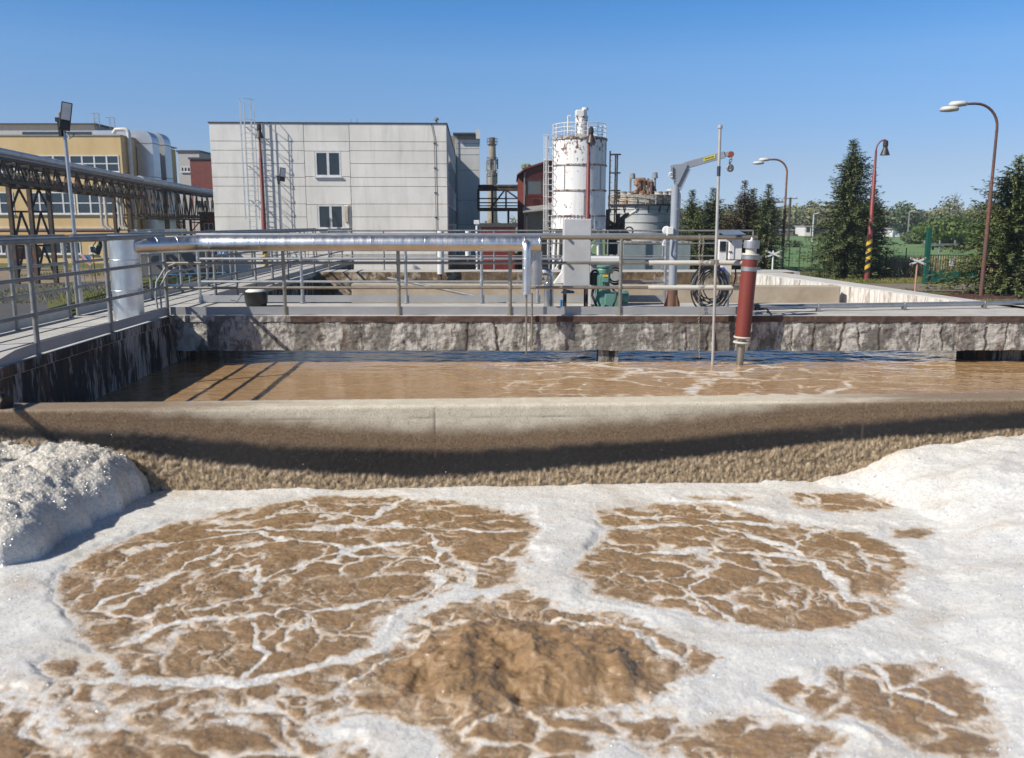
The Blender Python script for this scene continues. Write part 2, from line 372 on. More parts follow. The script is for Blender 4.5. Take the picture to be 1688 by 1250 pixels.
PATCH = [ # brown openings in the foam, traced on the water level
 [(360,850),(440,834),(500,822),(640,818),(760,828),(850,845),(880,868),(866,930),(850,962),(790,968),(740,962),(700,985),(660,1002),(600,1060),(520,1108),(430,1130),(330,1130),(240,1112),(190,1070),(120,1035),(104,1000),(112,945),(160,915),(220,880),(300,856)],
 [(980,846),(1090,830),(1200,838),(1285,858),(1400,875),(1470,895),(1502,925),(1476,1000),(1400,1030),(1280,1036),(1180,1022),(1110,1000),(1050,992),(985,976),(944,945),(956,920),(996,903),(1000,870)],
 [(540,1105),(600,1085),(650,1050),(700,1000),(770,992),(850,978),(930,998),(1010,1005),(1080,1035),(1170,1078),(1120,1100),(1085,1135),(1020,1152),(900,1170),(790,1180),(690,1178),(640,1165),(580,1165)],
 [(1380,1105),(1450,1100),(1540,1094),(1592,1120),(1606,1160),(1606,1218),(1540,1228),(1480,1205),(1420,1165),(1386,1132)],
 [(1300,1132),(1335,1140),(1372,1165),(1340,1170)], [(1292,812),(1390,812),(1475,835),(1425,847),(1330,838)],
 [(1470,870),(1542,872),(1530,890),(1480,886)], [(1130,820),(1228,821),(1222,829),(1150,828)],
 [(75,1098),(165,1090),(162,1116),(85,1118)], [(105,1142),(200,1130),(335,1150),(372,1180),(280,1196),(200,1186),(130,1162)],
 [(370,1120),(540,1114),(546,1165),(470,1182),(400,1160)], [(-60,1165),(45,1164),(30,1190),(-60,1194)],
 [(-80,1212),(120,1208),(300,1224),(470,1212),(580,1262),(-80,1275)], [(760,1200),(850,1190),(945,1210),(930,1262),(800,1262)],
 [(985,1200),(1050,1195),(1112,1210),(1060,1226)], [(1145,1215),(1260,1198),(1345,1225),(1255,1262),(1180,1262)],
 [(490,826),(560,815),(650,820),(640,838),(530,846)], [(355,846),(440,836),(495,842),(486,864),(400,866)]]
STROKE = [ # foam bands across the openings: width in metres, points
 (.045,[(350,872),(500,876),(640,862),(760,872),(890,884)]), (.04,[(190,1058),(290,1032),(400,1016),(520,1010),(600,1002),(690,984)]),
 (.03,[(490,818),(520,848),(600,850),(660,826)]), (.03,[(420,962),(560,905),(700,918),(770,955)]), (.03,[(425,1030),(432,1075),(395,1112)]),
 (.03,[(230,902),(420,880),(560,902),(690,890)]), (.06,[(735,985),(600,1075),(500,1105),(400,1128),(240,1112)]), (.08,[(770,925),(775,950),(760,968)]),
 (.03,[(330,950),(420,935),(430,985),(300,1010)]), (.025,[(120,1010),(250,965),(360,900)]), (.03,[(700,985),(735,905),(690,870)]),
 (.04,[(990,868),(1180,868),(1300,905),(1390,960),(1445,1012)]), (.028,[(1000,905),(1200,905),(1320,922),(1420,990)]), (.025,[(970,850),(1120,853),(1290,866)]),
 (.03,[(1310,905),(1350,868)]), (.022,[(1100,960),(1160,930),(1150,1005)]), (.025,[(1200,1024),(1160,985),(1040,950)]),
 (.03,[(640,1052),(760,1028),(900,1018),(1000,1030)]), (.025,[(560,1150),(640,1080),(700,1040)]), (.05,[(1000,1020),(1070,1050),(1100,1085)]), (.02,[(1440,1095),(1490,1140),(1600,1180)])]
HEAP1 = [(-420,700),(-420,985),(0,945),(60,925),(100,900),(140,876),(185,852),(225,832),(246,806),(236,775),(215,740),(200,690)]
HEAP2 = [(1250,800),(1330,790),(1420,815),(1520,860),(1570,920),(1560,1010),(1600,1060),(1660,1120),(1700,1250),(2300,1250),(2300,690),(1250,690)]
def sdpoly(X, Y, poly, z):
    p = np.array([[Q(a, b, z).x, Q(a, b, z).y] for a, b in poly]); d = np.full(X.shape, 9e9); ins = np.zeros(X.shape, bool)
    for i in range(len(p)):
        a, b = p[i], p[(i+1) % len(p)]; e = b-a
        t = np.clip(((X-a[0])*e[0] + (Y-a[1])*e[1])/(e@e), 0, 1); d = np.minimum(d, (X-a[0]-t*e[0])**2 + (Y-a[1]-t*e[1])**2)
        c = ((a[1] > Y) != (b[1] > Y)); ins ^= c & (X < e[0]*(Y-a[1])/(e[1] if e[1] else 1e-9) + a[0])
    return np.where(ins, -1, 1)*np.sqrt(d)
def sdline(X, Y, pts, z):
    p = [Q(a, b, z) for a, b in pts]; d = np.full(X.shape, 9e9)
    for a, b in zip(p, p[1:]):
        ex, ey = b.x-a.x, b.y-a.y; t = np.clip(((X-a.x)*ex+(Y-a.y)*ey)/(ex*ex+ey*ey), 0, 1)
        d = np.minimum(d, (X-a.x-t*ex)**2 + (Y-a.y-t*ey)**2)
    return np.sqrt(d)
def pool():
    nx, ny = 1220, 640
    ys = np.linspace(1.7, 6.75, ny); xs = np.linspace(-5.2, 5.2, nx); X, Y = np.meshgrid(xs, ys)
    a1 = fbm(X*2.4, Y*3.0, 3, 11); a2 = fbm(X*2.4, Y*3.0, 3, 21); s1 = fbm(X*13, Y*15, 3, 15); s2 = fbm(X*13, Y*15, 3, 25)
    wx = X + .06*a1 + .014*s1; wy = Y + .05*a2 + .014*s2
    sd = np.full(X.shape, 9.0)
    for pl in PATCH: sd = np.minimum(sd, sdpoly(wx, wy, pl, ZW1))
    sd = sd - .022 - .075*sstep(4.0, 2.9, Y)
    st = np.full(X.shape, 9.0)
    for w, pl in STROKE: st = np.minimum(st, sdline(wx + .03*fbm(X*5,Y*6,2,191), wy + .03*fbm(X*5,Y*6,2,195), pl, ZW1)/(w*np.clip(.72+.75*fbm(X*2.8,Y*3.4,2,197), .25, 1.4)))
    bw = .10*fbm(X*3.2, Y*3.6, 4, 31); bv = .10*fbm(X*3.2, Y*3.6, 4, 35)
    boil = sdpoly(X + bw, Y + bv, [(632,1100),(690,1055),(780,1020),(880,1012),(960,1030),(1040,1055),(1075,1095),(1070,1130),(1000,1150),(900,1168),(780,1176),(680,1160)], ZW1)
    b_in = sstep(.10, -.16, boil)
    # lacy film: rounded cells, long across the view, at three sizes
    bc = Q(855, 1085, ZW1); rad = np.hypot(X-bc.x, (Y-bc.y)*1.05); qx = np.arctan2(X-bc.x, Y-bc.y)*(1.15+.42*rad) + .10*a2 + .02*s2; qy = rad + .07*a1 + .02*s1
    m1 = fbm(X*5, Y*6.5, 2, 171); m2 = fbm(X*5, Y*6.5, 2, 175); qx = qx + .07*m1; qy = qy + .05*m2 + .020*fbm(qx*5, qy*20, 4, 161); nE = 1 + .7*sstep(-.2, -.02, sd); brk = np.clip(.85+.9*fbm(X*1.9, Y*2.4, 3, 165), .35, 1); _, e1, c1 = voro(qx/.46, qy/.215, 3); _, e2, c2 = voro((qx+.03*s1)/.17, (qy+.02*s2)/.085, 9); _, e3, c3 = voro((qx+.02*s2)/.07, (qy+.015*s1)/.038, 13)
    amt = fbm(X*1.5, Y*1.9, 3, 61); amt2 = fbm(X*2.3, Y*2.9, 3, 65)
    v1 = sstep(.26+.14*amt, .0, e1/nE)*(.74+.26*c1)*brk; v2 = sstep(.24+.2*amt2, .01, e2/nE)*(.22+.62*np.clip(amt2+.15,0,1)); v3 = sstep(.35, .05, e3)*np.clip(.0+.38*amt,0,.38)
    fl = np.maximum(np.maximum(v1, v2), v3); fl = np.maximum(fl, .98*sstep(1.15, .5, st))
    calm = sstep(.16, .02, np.abs(boil-.03))
    fl = fl*(1-.92*b_in); fl = np.maximum(fl, .5*sstep(.10,.0,np.abs(boil-.075-.05*s1))*sstep(-.1,.35,fbm(X*3.5,Y*4,3,77)))
    edge = sstep(-.085, .035, sd + .03*s1 + .02*fbm(X*28,Y*34,2,181))
    film = np.maximum(fl, edge*1.15*(1-.9*b_in)) + .10*s2*(1-b_in)
    # heaps of foam
    h1 = sdpoly(X + .05*a1, Y + .05*a2, HEAP1, ZW1); h2 = sdpoly(X + .12*fbm(X*1.6,Y*1.6,3,91), Y + .10*fbm(X*2,Y*2,3,95), HEAP2, ZW1)
    H1 = np.sqrt(np.clip(1-np.exp(np.minimum(h1,0)/.17),0,1)); H2 = 1-np.exp(np.minimum(h2,0)/.7)
    p1, _, pi_ = voro(X/.42 + .25*a1, Y/.38 + .25*a2, 51); p2, _, pj = voro(X/.17 + .3*a2, Y/.16 + .3*a1, 53); p3, _, pk = voro(X/.075 + .5*a2, Y/.07 + .5*a1, 57)
    puff = (1-np.clip(p1,0,1)**2)*.6 + (1-np.clip(p2,0,1)**2)*.2 + (1-np.clip(p3,0,1)**2)*.05
    rise = sstep(4.2, 6.1, Y)
    HH = H1*(.13 + .12*rise + .20*puff) + H2*(.13 + .24*rise + .05*puff + .03*a1)
    # liquor surface
    swell = .014*fbm(X*1.3, Y*1.5, 3, 111)
    open_ = sstep(.03, -.1, sd)
    rip = (.008*fbm(X*8, Y*11, 4, 115) + .003*fbm(X*36, Y*42, 2, 117))*open_ + .012*open_*(1-np.clip(e1/.6,0,1))*-.6
    r1 = 1-np.abs(fbm(X*3.6+.3*a1, Y*4.2, 2, 131)); r2 = 1-np.abs(fbm(X*9, Y*10, 2, 135)); r3 = fbm(X*30, Y*32, 3, 137)
    bd = np.clip(-boil, 0, .6)
    dome = b_in*(.042*(1-np.exp(-bd/.22)) + .056*(r1-.64) +   .020*(r2-.6) + .006*r3 + .055*np.clip(fbm(X*2.6,Y*3,2,139),-.4,1))
    ring = sstep(.42, .02, boil)*sstep(-.05,.06,boil)*(.004*np.sin(boil*30 + 3*a1) + .006*r3*sstep(.25,.0,boil) + .02*np.clip(r2-.8,0,1))
    wz = ZW1 + swell + rip + dome + ring
    # foam body
    big = fbm(X*5.0, Y*5.5, 4, 141); g1, ge, gi = voro(X/.026, Y/.026, 27); k1, ke, ki = voro(X/.055 + .25*s1, Y/.055, 29)
    wide = .05 + .10*np.clip(.5+a2, 0, 1)
    body = sstep(.0, 1.0, (sd + .02*s1)/wide); body = np.maximum(body, np.maximum(sstep(.01,-.03,h1), sstep(.0,-.2,h2)))
    bub = (1-np.clip(g1,0,1)**2)*.0035*(.3+gi) + (1-np.clip(k1,0,1)**2)*.006*ki
    lip = np.clip(fbm(X*1.1, Y*1.1, 2, 145)+.2, 0, 1)
    hf = body*(.006 + .006*np.clip(.5+big,0,1.4) + .014*lip) + body*bub*.35 + H1*(bub*2.6 + .005*fbm(X*42,Y*42,2,185)) + HH
    fz = wz - rip*body*.8 + hf
    F4 = grid_faces(nx, ny); fk = (Y < wallY(X) + .1).ravel()[F4].all(1)
    o = np_mesh('water', np.stack([X, Y, wz], -1).reshape(-1,3), F4[fk], POOLM, attrs={'film': film.ravel()}, origin=(0, 4, ZW1)); tag(o, kind='structure')
    fm = (body > .01).ravel()[F4].any(1) & fk; F5 = F4[fm]
    used = np.zeros(nx*ny, bool); used[F5.ravel()] = True; idx = np.cumsum(used)-1
    near_ = sstep(3.7, 2.9, Y); ff = np.maximum(film, .62 + .5*body) - .55*np.clip(fbm(X*2.2, Y*3.0, 4, 151)-.05, 0, 1)*(.4+.6*sstep(.0,.06,h1))*(.55+.8*near_)*sstep(.1,-.2,-h2)
    o = np_mesh('foam', np.stack([X, Y, fz - .0015], -1).reshape(-1,3)[used], idx[F5], FOAMM, attrs={'film': ff.ravel()[used], 'heap': np.clip(H1*1.1 + .35*H2*sstep(.3,1.2,-h2), 0, 1).ravel()[used]}, origin=(0, 4, ZW1)); tag(o, kind='stuff')
    # single larger bubbles riding on the foam
    rs = np.random.RandomState(9); n = 90000; bx = rs.randint(2, nx-2, n); by = rs.randint(2, ny-2, n)
    dens = .13*body + .62*np.clip(H1,0,1) + .26*np.clip(H2,0,1) + .30*sstep(.35,.0,wallY(X)-Y)*body + .05*sstep(.3,.8,film)*(1-b_in)
    ok = (rs.rand(n) < dens[by,bx]*.9*sstep(3.2,5,Y[by,bx])) & (Y[by,bx] < wallY(X[by,bx])-.02) & (Y[by,bx] > 2.4); bx = bx[ok]; by = by[ok]; n = len(bx)
    r = (.003 + .004*rs.rand(n)**2.6)*(1+.35*H1[by,bx]); cx = X[by,bx]; cy = Y[by,bx]; cz = np.maximum(fz, wz)[by,bx] + r*.15
    la = np.array([0, .5, 1.0, 1.35]); lo = np.arange(8)*math.pi/4
    tmpl = np.array([(math.cos(p)*math.cos(l), math.cos(p)*math.sin(l), math.sin(p)) for p in la for l in lo] + [(0,0,1)])
    V = (np.stack([cx,cy,cz],1)[:,None,:] + tmpl[None]*r[:,None,None]).reshape(-1,3)
    q = [(a*8+b, a*8+(b+1)%8, (a+1)*8+(b+1)%8, (a+1)*8+b) for a in range(3) for b in range(8)] + [(24+b, 24+(b+1)%8, 32, 32) for b in range(8)]
    tri = []
    for a, b, c, d in q: tri += [(a,b,c)] + ([(a,c,d)] if c != d else [])
    Ft = (np.array(tri)[None] + (np.arange(n)*33)[:,None,None]).reshape(-1,3)
    bm = MT('bubble_film', .3); tr = bm.n.new('ShaderNodeBsdfTransparent'); gl = bm.n.new('ShaderNodeBsdfGlossy'); gl.inputs['Roughness'].default_value = .34; mx = bm.n.new('ShaderNodeMixShader'); mx.inputs[0].default_value = .2
    bm.t.links.new(tr.outputs[0], mx.inputs[1]); bm.t.links.new(gl.outputs[0], mx.inputs[2]); bm.t.links.new(mx.outputs[0], bm.n['Material Output'].inputs['Surface'])
    o = np_mesh('bubbles', V, Ft, bm.m, True, None, (0,4,ZW1)); tag(o, kind='stuff')
pool()
# ---- channel behind the near wall, and its thin foam
LA, LB = Q(69, 585, 0), Q(284, 520, 0)
def leftX(y): return LA.x + (LB.x-LA.x)*(y-LA.y)/(LB.y-LA.y)
SLY0, SLY1 = 12.42, 14.6                            # walkway slab, front and back
def channel():
    nx_, ny_ = 1100, 620; xs = np.linspace(-5.6, 9.0, nx_); ys = 6.3 + 13.3*np.linspace(0,1,ny_)**1.25; X, Y = np.meshgrid(xs, ys)
    calm = sstep(-3.2, .8, X)
    far = sstep(8.0, 12.0, Y)
    z = ZW2 + (.004+.006*calm)*fbm(X*1.6, Y*3.2, 4, 201) + .0025*fbm(X*7, Y*13, 3, 205)*(.4+.6*calm)
    a1 = fbm(X*.7, Y*.9, 4, 211); a2 = fbm(X*.7, Y*.9, 4, 215)
    _, e, c = voro((X+.5*a1)/1.7, (Y+.45*a2)/.9, 33); _, e2, c2 = voro((X+.3*a2)/.5, (Y+.2*a1)/.42, 37)
    area = sstep(-1.4, 1.0, X + .6*a1)*sstep(6.2, 3.4, X)*sstep(12.9, 12.2, Y)
    film = area*np.maximum(sstep(.20,.0,e)*(.58+.35*c), .62*sstep(.24,.0,e2)*np.clip(a1+.6,0,1)) + .30*area*fbm(X*6,Y*9,4,225)
    film = np.maximum(film, area*.8*sstep(.12,.0,np.abs(Y-11.95-.15*fbm(X*1.1,X*0,3,229)))*np.clip(.6+a2,0,1))
    film += .5*sstep(.5,.85,fbm(X*9,Y*14,3,233))*sstep(-2.5,.5,X)
    o = np_mesh('water', np.stack([X,Y,z],-1).reshape(-1,3), grid_faces(nx_,ny_), CHANM, attrs={'film': film.ravel()}, origin=(2,12,ZW2)); tag(o, kind='structure')
channel()
# ---- concretes of the far basin
def lime_mat(name, k1, k2, w1, w2, thr, scale, stretch, bump=.6):
    m = MT(name, .85)
    a = m.noise(scale, 9, .68, m.vec(stretch), .4); b = m.noise(scale*5, 6, .7, m.vec(stretch))
    f = m.math('ADD', a, m.math('MULTIPLY', m.math('SUBTRACT', b, .5), .35))
    dk = m.ramp(b, (.3, k1), (.7, k2)); wt = m.ramp(b, (.3, w1), (.7, w2))
    c = m.mix(m.ramp(f, (thr-.04, 0.0), (thr+.05, 1.0)), dk, wt)
    rs = m.ramp(m.noise(1.3, 6, .7, m.vec((2.4,1,.2))), (.55, 0.0), (.66, .7))
    c = m.mix(rs, c, m.ramp(b, (.3, (.09,.045,.025)), (.7, (.2,.12,.07))))
    c = m.mix(m.attr('groove'), c, (.07,.045,.03)); m.col(c)
    m.bump(m.noise(scale*14, 6, .65), bump, .012); return m.m
FARM = lime_mat('weathered_concrete', (.11,.103,.092), (.26,.245,.22), (.37,.355,.32), (.6,.575,.53), .50, 3.0, (1,1,.5))
LEFTM = lime_mat('wet_stained_concrete', (.012,.012,.014), (.05,.047,.045), (.17,.165,.16), (.46,.44,.41), .53, 2.6, (1,1.5,.25))
DECKM = plain('walkway_concrete', (.50,.49,.46), (.36,.35,.33), .85, 0, 2.5, .3, 90)
RUSTCAP = rusty('rust_stained_edge', (.17,.125,.10), (.085,.05,.036), .40, 3.2, .8, 0, (.14,.10,.08), (1,1,.3))
BEIGE = plain('beige_concrete', (.46,.41,.33), (.32,.27,.2), .9, 0, 2.2, .5, 110)
CRUSTM = lime_mat('crusted_concrete', (.10,.065,.035), (.22,.15,.085), (.3,.25,.18), (.45,.38,.29), .55, 1.9, (1,1,.8))
LIMEWALL = lime_mat('lime_streaked_concrete', (.24,.2,.17), (.42,.38,.33), (.6,.58,.54), (.72,.7,.66), .43, 3, (1,1.6,.16))
def sheet(fn, nu, nv, mat, name, parent=None, label=None, cat=None, attrs=None, origin=None):
    u = np.linspace(0,1,nu); v = np.linspace(0,1,nv); U, Vv = np.meshgrid(u, v); X, Y, Z, at = fn(U, Vv)
    o = np_mesh(name, np.stack([X,Y,Z],-1).reshape(-1,3), grid_faces(nu,nv), mat, attrs={k: a.ravel() for k, a in at.items()}, origin=origin if origin is not None else (0,0,0))
    if parent is not None:
        b = BASE[parent.name]; o.parent = parent; o.location = Vector(o.location) - b
    return o
# walkway slab across the far end of the channel
XS0, XS1 = leftX(SLY0)-.02, 9.6
slab = T('walkway_slab', 'concrete walkway slab with a peeling stained front beam spanning the channel', 'walkway', (2, SLY0, -.5))
joints = [(px-844)/F*12.6 for px in (598,770,820,1130,1165,1302,1338,1384,1412,1446,1512,1548,1620,1652)]
def beam(u, v):
    X = XS0 + (XS1-XS0)*u; Z = -.085 + (-.50+.085)*v; g = np.zeros_like(X)
    for i, j in enumerate(joints):
        w = .006 + .008*((i*37) % 5)/5; g = np.maximum(g, sstep(w*2.2, w*.6, np.abs(X-j-.03*fbm(Z*4+i*3, Z*0+i, 3, 301)-(Z+.3)*.12*math.sin(i*2.1))))
    g = g*sstep(.3,.1,np.abs(fbm(X*2,Z*2,2,305))*0)
    _, e, c = voro(X*2.2+.3*fbm(X*5,Z*5,3,307), Z*2.6+.3*fbm(X*5,Z*5,3,309), 41); g = np.maximum(g, .55*sstep(.025,.006,e)*(c > .45))
    Y = SLY0 + .012*g - .018*np.maximum(0, fbm(X*3,Z*5,4,311)) - .006*fbm(X*14,Z*14,3,313)
    Z = Z - v*(.012*fbm(X*2.5, X*0, 4, 315)+.008); return X, Y, Z, {'groove': g}
sheet(beam, 900, 46, FARM, 'beam_face', slab)
g = G(); g.box(XS0, SLY0+.02, -.5, XS1, SLY0+.3, -.17); g.build('beam', FARM, slab)
g = G(); g.box(XS0, SLY0+.005, -.16, XS1, SLY1, -.01); g.build('deck', DECKM, slab)
def cap(u, v):
    X = XC0 + (XC1-XC0)*u; Z = -.004 - .084*v - v*.006*fbm(X*7,X*0,3,321); Y = SLY0 - .018 + .005*fbm(X*9, Z*30, 3, 323); return X, Y, Z, {}
XC0, XC1 = XS0, -3.2
sheet(cap, 200, 6, FARM, 'edge_cap', slab)
XC0, XC1 = -3.2, XS1
sheet(cap, 500, 6, RUSTCAP, 'edge_cap', slab)
g = G(); g.box(XS0, SLY0-.016, -.006, XS1, SLY0+.03, .002); g.build('edge_strip', plain('edge_strip_concrete', (.58,.56,.52), (.42,.38,.33), .85), slab)
pc = P(1016, 582, 12.55)
g = G(); g.box(pc.x-.27, 12.48, -1.3, pc.x-.0+.02, 12.75, -.5); g.build('support', LEFTM, slab)
g = G(); g.box(6.75, 12.75, -1.3, XS1, 12.95, -.17); g.build('end_wall', LEFTM, slab)
# basin wall under the long walkway, with the walkway deck on it
lw = T('basin_wall', 'dark wet basin wall streaked with white lime below the long walkway', 'wall', (leftX(9), 9, -1.3))
def lface(u, v):
    Y = 4.8 + 27.0*u**1.6; Z = -.10 + (-1.2)*v; X = leftX(Y) + .012*fbm(Y*4,Z*4,4,331)
    g = np.zeros_like(X)
    for j in (9.1, 10.6, 13): g = np.maximum(g, sstep(.03,.008,np.abs(Y-j-.03*fbm(Z*3,Z*0,2,335))))
    return X, Y, Z, {'groove': g}
sheet(lface, 420, 40, LEFTM, 'stained_face', lw)
def quadprism(name, y0, y1, xa, xb, z0, z1, mat, parent=None, bevel=0):
    g = G(); g.prism([(xa(y0),y0,z0),(xb(y0),y0,z0),(xb(y1),y1,z0),(xa(y1),y1,z0)], (0,0,z1-z0)); return g.build(name, mat, parent, bevel)
OUTX = lambda y: leftX(y) - 1.36
quadprism('walkway_deck', 4.6, 31.8, OUTX, lambda y: leftX(y)+.012, -.11, -.001, DECKM, lw)
quadprism('edge_strip', 4.6, SLY0-.02, lambda y: leftX(y)+.013, lambda y: leftX(y)+.03, -.1, -.002, LEFTM, lw)
quadprism('wall_core', 4.6, 31.8, OUTX, lambda y: leftX(y)-.03, GZ, -.115, BEIGE, lw)
# walls of the basins further back
bw = T('basin_wall', 'beige inner basin wall behind the walkway slab', 'wall', (2, 19.5, -1))
a0, a1 = P(579, 467, 19.4), P(1386, 470, 18.6)
g = G(); g.prism([(a0.x,a0.y,-1.2),(a1.x,a1.y,-1.2),(a1.x+.02,a1.y+.28,-1.2),(a0.x,a0.y+.28,-1.2)], (0,0,1.19)); g.build('wall_body', BEIGE, bw, .02)
cw = T('basin_wall', 'rough brown crusted basin wall beyond the beige wall', 'wall', (2, 24, -1))
def cface(u, v):
    X = leftX(24)+.05 + 13.2*u; Z = .0 - 1.0*v; Y = 24 + .02*fbm(X*3,Z*3,4,341) - .05*np.clip(fbm(X*1.5,Z*4,3,345),0,1); return X, Y, Z, {'groove': X*0}
sheet(cface, 300, 20, CRUSTM, 'crusted_face', cw)
g = G(); g.box(leftX(24), 24.06, -1.2, 8.0, 25.4, -.005); g.build('wall_top', DECKM, cw)
rw = T('basin_wall', 'white corrugated outer basin wall running back towards the field', 'wall', (7, 16, -1.2))
ra, rb = Q(1249, 443, 0), Q(1636, 497.5, 0)
ia, ib = Q(1236, 449, 0), Q(1606, 498, 0)
def ex(a, b, t): return a + (b-a)*t
oa, ob, na, nb = ex(ra,rb,-.08), ex(ra,rb,1.35), ex(ia,ib,-.08), ex(ia,ib,1.05)
g = G(); g.prism([(na.x,na.y,-1.5),(nb.x,nb.y,-1.5),(ob.x,ob.y,-1.5),(oa.x,oa.y,-1.5)], (0,0,1.49)); g.build('wall_body', plain('pale_concrete', (.56,.55,.52), (.42,.41,.38), .85, 0, 3, .3), rw, .015)
def rface(u, v):
    t = u; X = na.x + (nb.x-na.x)*t; Y = na.y + (nb.y-na.y)*t; L = t*(nb-na).length; Z = -.03 - 1.1*v
    rib = np.abs(np.sin(L*math.pi/.2 + .6*fbm(L*2,Z*2,2,351))); X = X - .02 + .035*(1-rib**.5) + .008*fbm(L*9,Z*9,3,353)
    return X, Y, Z, {'groove': .75*sstep(.35,.05,rib)*sstep(.0,.35,v+.25*fbm(L*3,v*2,3,357))}
sheet(rface, 700, 22, LIMEWALL, 'ribbed_face', rw)
g = G(); pa = Q(-60, 662, .06); g.tube([pa+Vector((0,.12,0)), Vector((pa.x+.14, pa.y+.1, .06)), Vector((pa.x+.27, pa.y+.06, .03))], [.075,.075,.06], 16, 0, True)
o = g.build('pipe_stub', plain('stub_brown', (.05,.035,.025), None, .6)); tag(o, 'short dark brown pipe stub lying at the end of the pale dividing wall', 'pipe')
# ---- scum on the water of the second basin
g = G(); g.add([(leftX(15),15,-.42),(6.9,15,-.42),(6.9,19.3,-.42),(leftX(19),19.3,-.42)],[(0,1,2,3)])
# ================================================================ railings, pipes and machines on the walkways
def silver_mat():
    m = MT('aluminium_cladding', .3, 1.0)
    m.col(m.ramp(m.noise(5, 5), (.3, (.70,.70,.70)), (.7, (.86,.86,.86))))
    w = m.noise(22, 4, .7, m.vec((2.2, .35, .35)))
    m.rough(m.ramp(m.noise(14, 4, .6, m.vec((1.5,.3,.3))), (.3, .3), (.7, .46)))
    m.bump(w, .1, .008); return m.m
SILVER = silver_mat()
def railing(label, pts, zb, heights, mat, rpost=.026, rtop=.03, rmid=.021, toe=None, posts=None, ext=(None, None), toe_h=.115, side=1):
    """pts: post feet; heights: rails, the last one is the top rail; ext: points where the rails run on past the first and last post."""
    pts = [Vector((p[0], p[1], zb)) for p in pts]
    r = T('railing', label, 'railing', pts[0], 'walkway railings')
    for p in pts:
        g = G(); g.tube([p, p+Vector((0,0,heights[-1]))], rpost, 12); g.lathe([(.05,0),(.05,.008),(.03,.012)], p, 12); g.build('post', mat, r)
    line = ([Vector(ext[0])] if ext[0] else []) + pts + ([Vector(ext[1])] if ext[1] else [])
    for i, h in enumerate(heights):
        top = i == len(heights)-1
        g = G(); g.tube([Vector((p.x,p.y,zb+h)) for p in line], rtop if top else rmid, 12)
        if not top:
            for p in pts: g.lathe([(rpost+.004,-.035),(rpost+.007,-.02),(rpost+.007,.02),(rpost+.004,.035)], p+Vector((0,0,h)), 10, 0, True)
        g.build('top_rail' if top else 'mid_rail', mat, r)
    if toe:
        g = G()
        for a, b in zip(pts, pts[1:]):
            d = (b-a).normalized()
            g.bar(a+d*rpost+Vector((0,0,toe_h/2+.012)), b-d*rpost+Vector((0,0,toe_h/2+.012)), .006, toe_h)
        g.build('toe_board', toe, r)
    return r
TOEM = plain('toe_board_steel', (.42,.43,.44), (.34,.35,.36), .5, .3, 3)
H3 = [.41, .765, 1.135]
inX = lambda y: leftX(y) - .03
corner = Vector((inX(12.38), 12.38, 0))
rl = railing('steel railing with toe board on the near stretch of long walkway, beside the dark wall', [(inX(y), y) for y in (8.62, 10.42)] + [corner], 0, H3, STEEL_DULL, toe=TOEM, ext=((inX(5.0)-.02, 5.0, 0), None))
for y in (6.8, 5.0):
    g = G(); g.tube([(inX(y), y, -.0), (inX(y), y, 1.135)], .026, 12); g.build('post', STEEL_DULL, rl)
g = G(); a = Vector((inX(8.6), 8.6, .07)); pts = [a, Vector((inX(8.2), 8.2, .055)), Vector((inX(7.85), 7.85, 0.0)), Vector((inX(7.6), 7.6, -.09))]
for p, q in zip(pts, pts[1:]): g.bar(p, q, .006, .115)
g.build('toe_board', TOEM, rl)
outx = lambda y: leftX(y) - 1.33
railing('outer steel railing of the long walkway, on the side of the asphalt road', [(outx(y), y) for y in (7.5, 9.1, 10.7, 12.15)], 0, H3, STEEL_DULL, toe=TOEM, ext=((outx(5), 5, 0), None), toe_h=.14)
railing('outer steel railing of the long walkway, behind the silver riser pipe', [(outx(y), y) for y in (12.4, 13.9, 15.3, 16.9, 18.6, 20.4, 22.4, 24.5, 27, 29.5, 31.6)], 0, H3, STEEL_DULL, toe=TOEM, toe_h=.14)
railing('inner steel railing of long walkway beyond the slab, above the second basin', [(inX(y), y) for y in (14.75, 16.1, 17.5, 19.0, 20.6, 22.2, 24, 26.5, 29.2, 31.6)], 0, H3, STEEL_DULL, toe=TOEM)
def sx(px, D): return P(px, 500, D).x
FD = 12.47
H3F = [.40, .755, 1.115]
railing('front steel railing of the walkway slab, with its toe board over the channel', [(sx(p, FD), FD) for p in (470, 658, 841, 1022)], 0, H3F, WARM_STEEL, toe=TOEM, ext=(tuple(corner), (sx(1243, FD), FD, 0)), rtop=.03)
rf = [o for o in bpy.data.objects if o.get('label','').startswith('front steel')][0]
g = G(); d0 = corner + Vector((.03, .03, .07)); g.bar(d0, (sx(470,FD), FD, .07), .006, .115); g.build('toe_board', TOEM, rf); g = G(); g.bar((sx(1022,FD)+.03, FD, .07), (sx(1238,FD), FD, .07), .006, .115); g.build('toe_board', TOEM, rf)
for h in (.40, .755):
    g = G(); g.tube([(sx(1068, FD), FD, h), (sx(1226, FD), FD, h)], .036, 12); g.build('rail_sleeve', plain('pale_painted_pipe', (.62,.61,.56), (.5,.49,.44), .5), rf)
BD = 14.5
railing('rear steel railing of the walkway slab, facing the second basin', [(sx(p, BD), BD) for p in (331, 499, 670, 794, 886, 1095)], 0, [.355, .735, 1.13], STEEL, toe=TOEM, rtop=.028)
railing('distant steel railing on the crusted wall behind the second basin', [(sx(p, 25.2), 25.2) for p in (545, 635, 725, 815, 905, 1000, 1090, 1180, 1236)], 0, [.4, .76, 1.12], STEEL_DULL, .024, .024, .018)
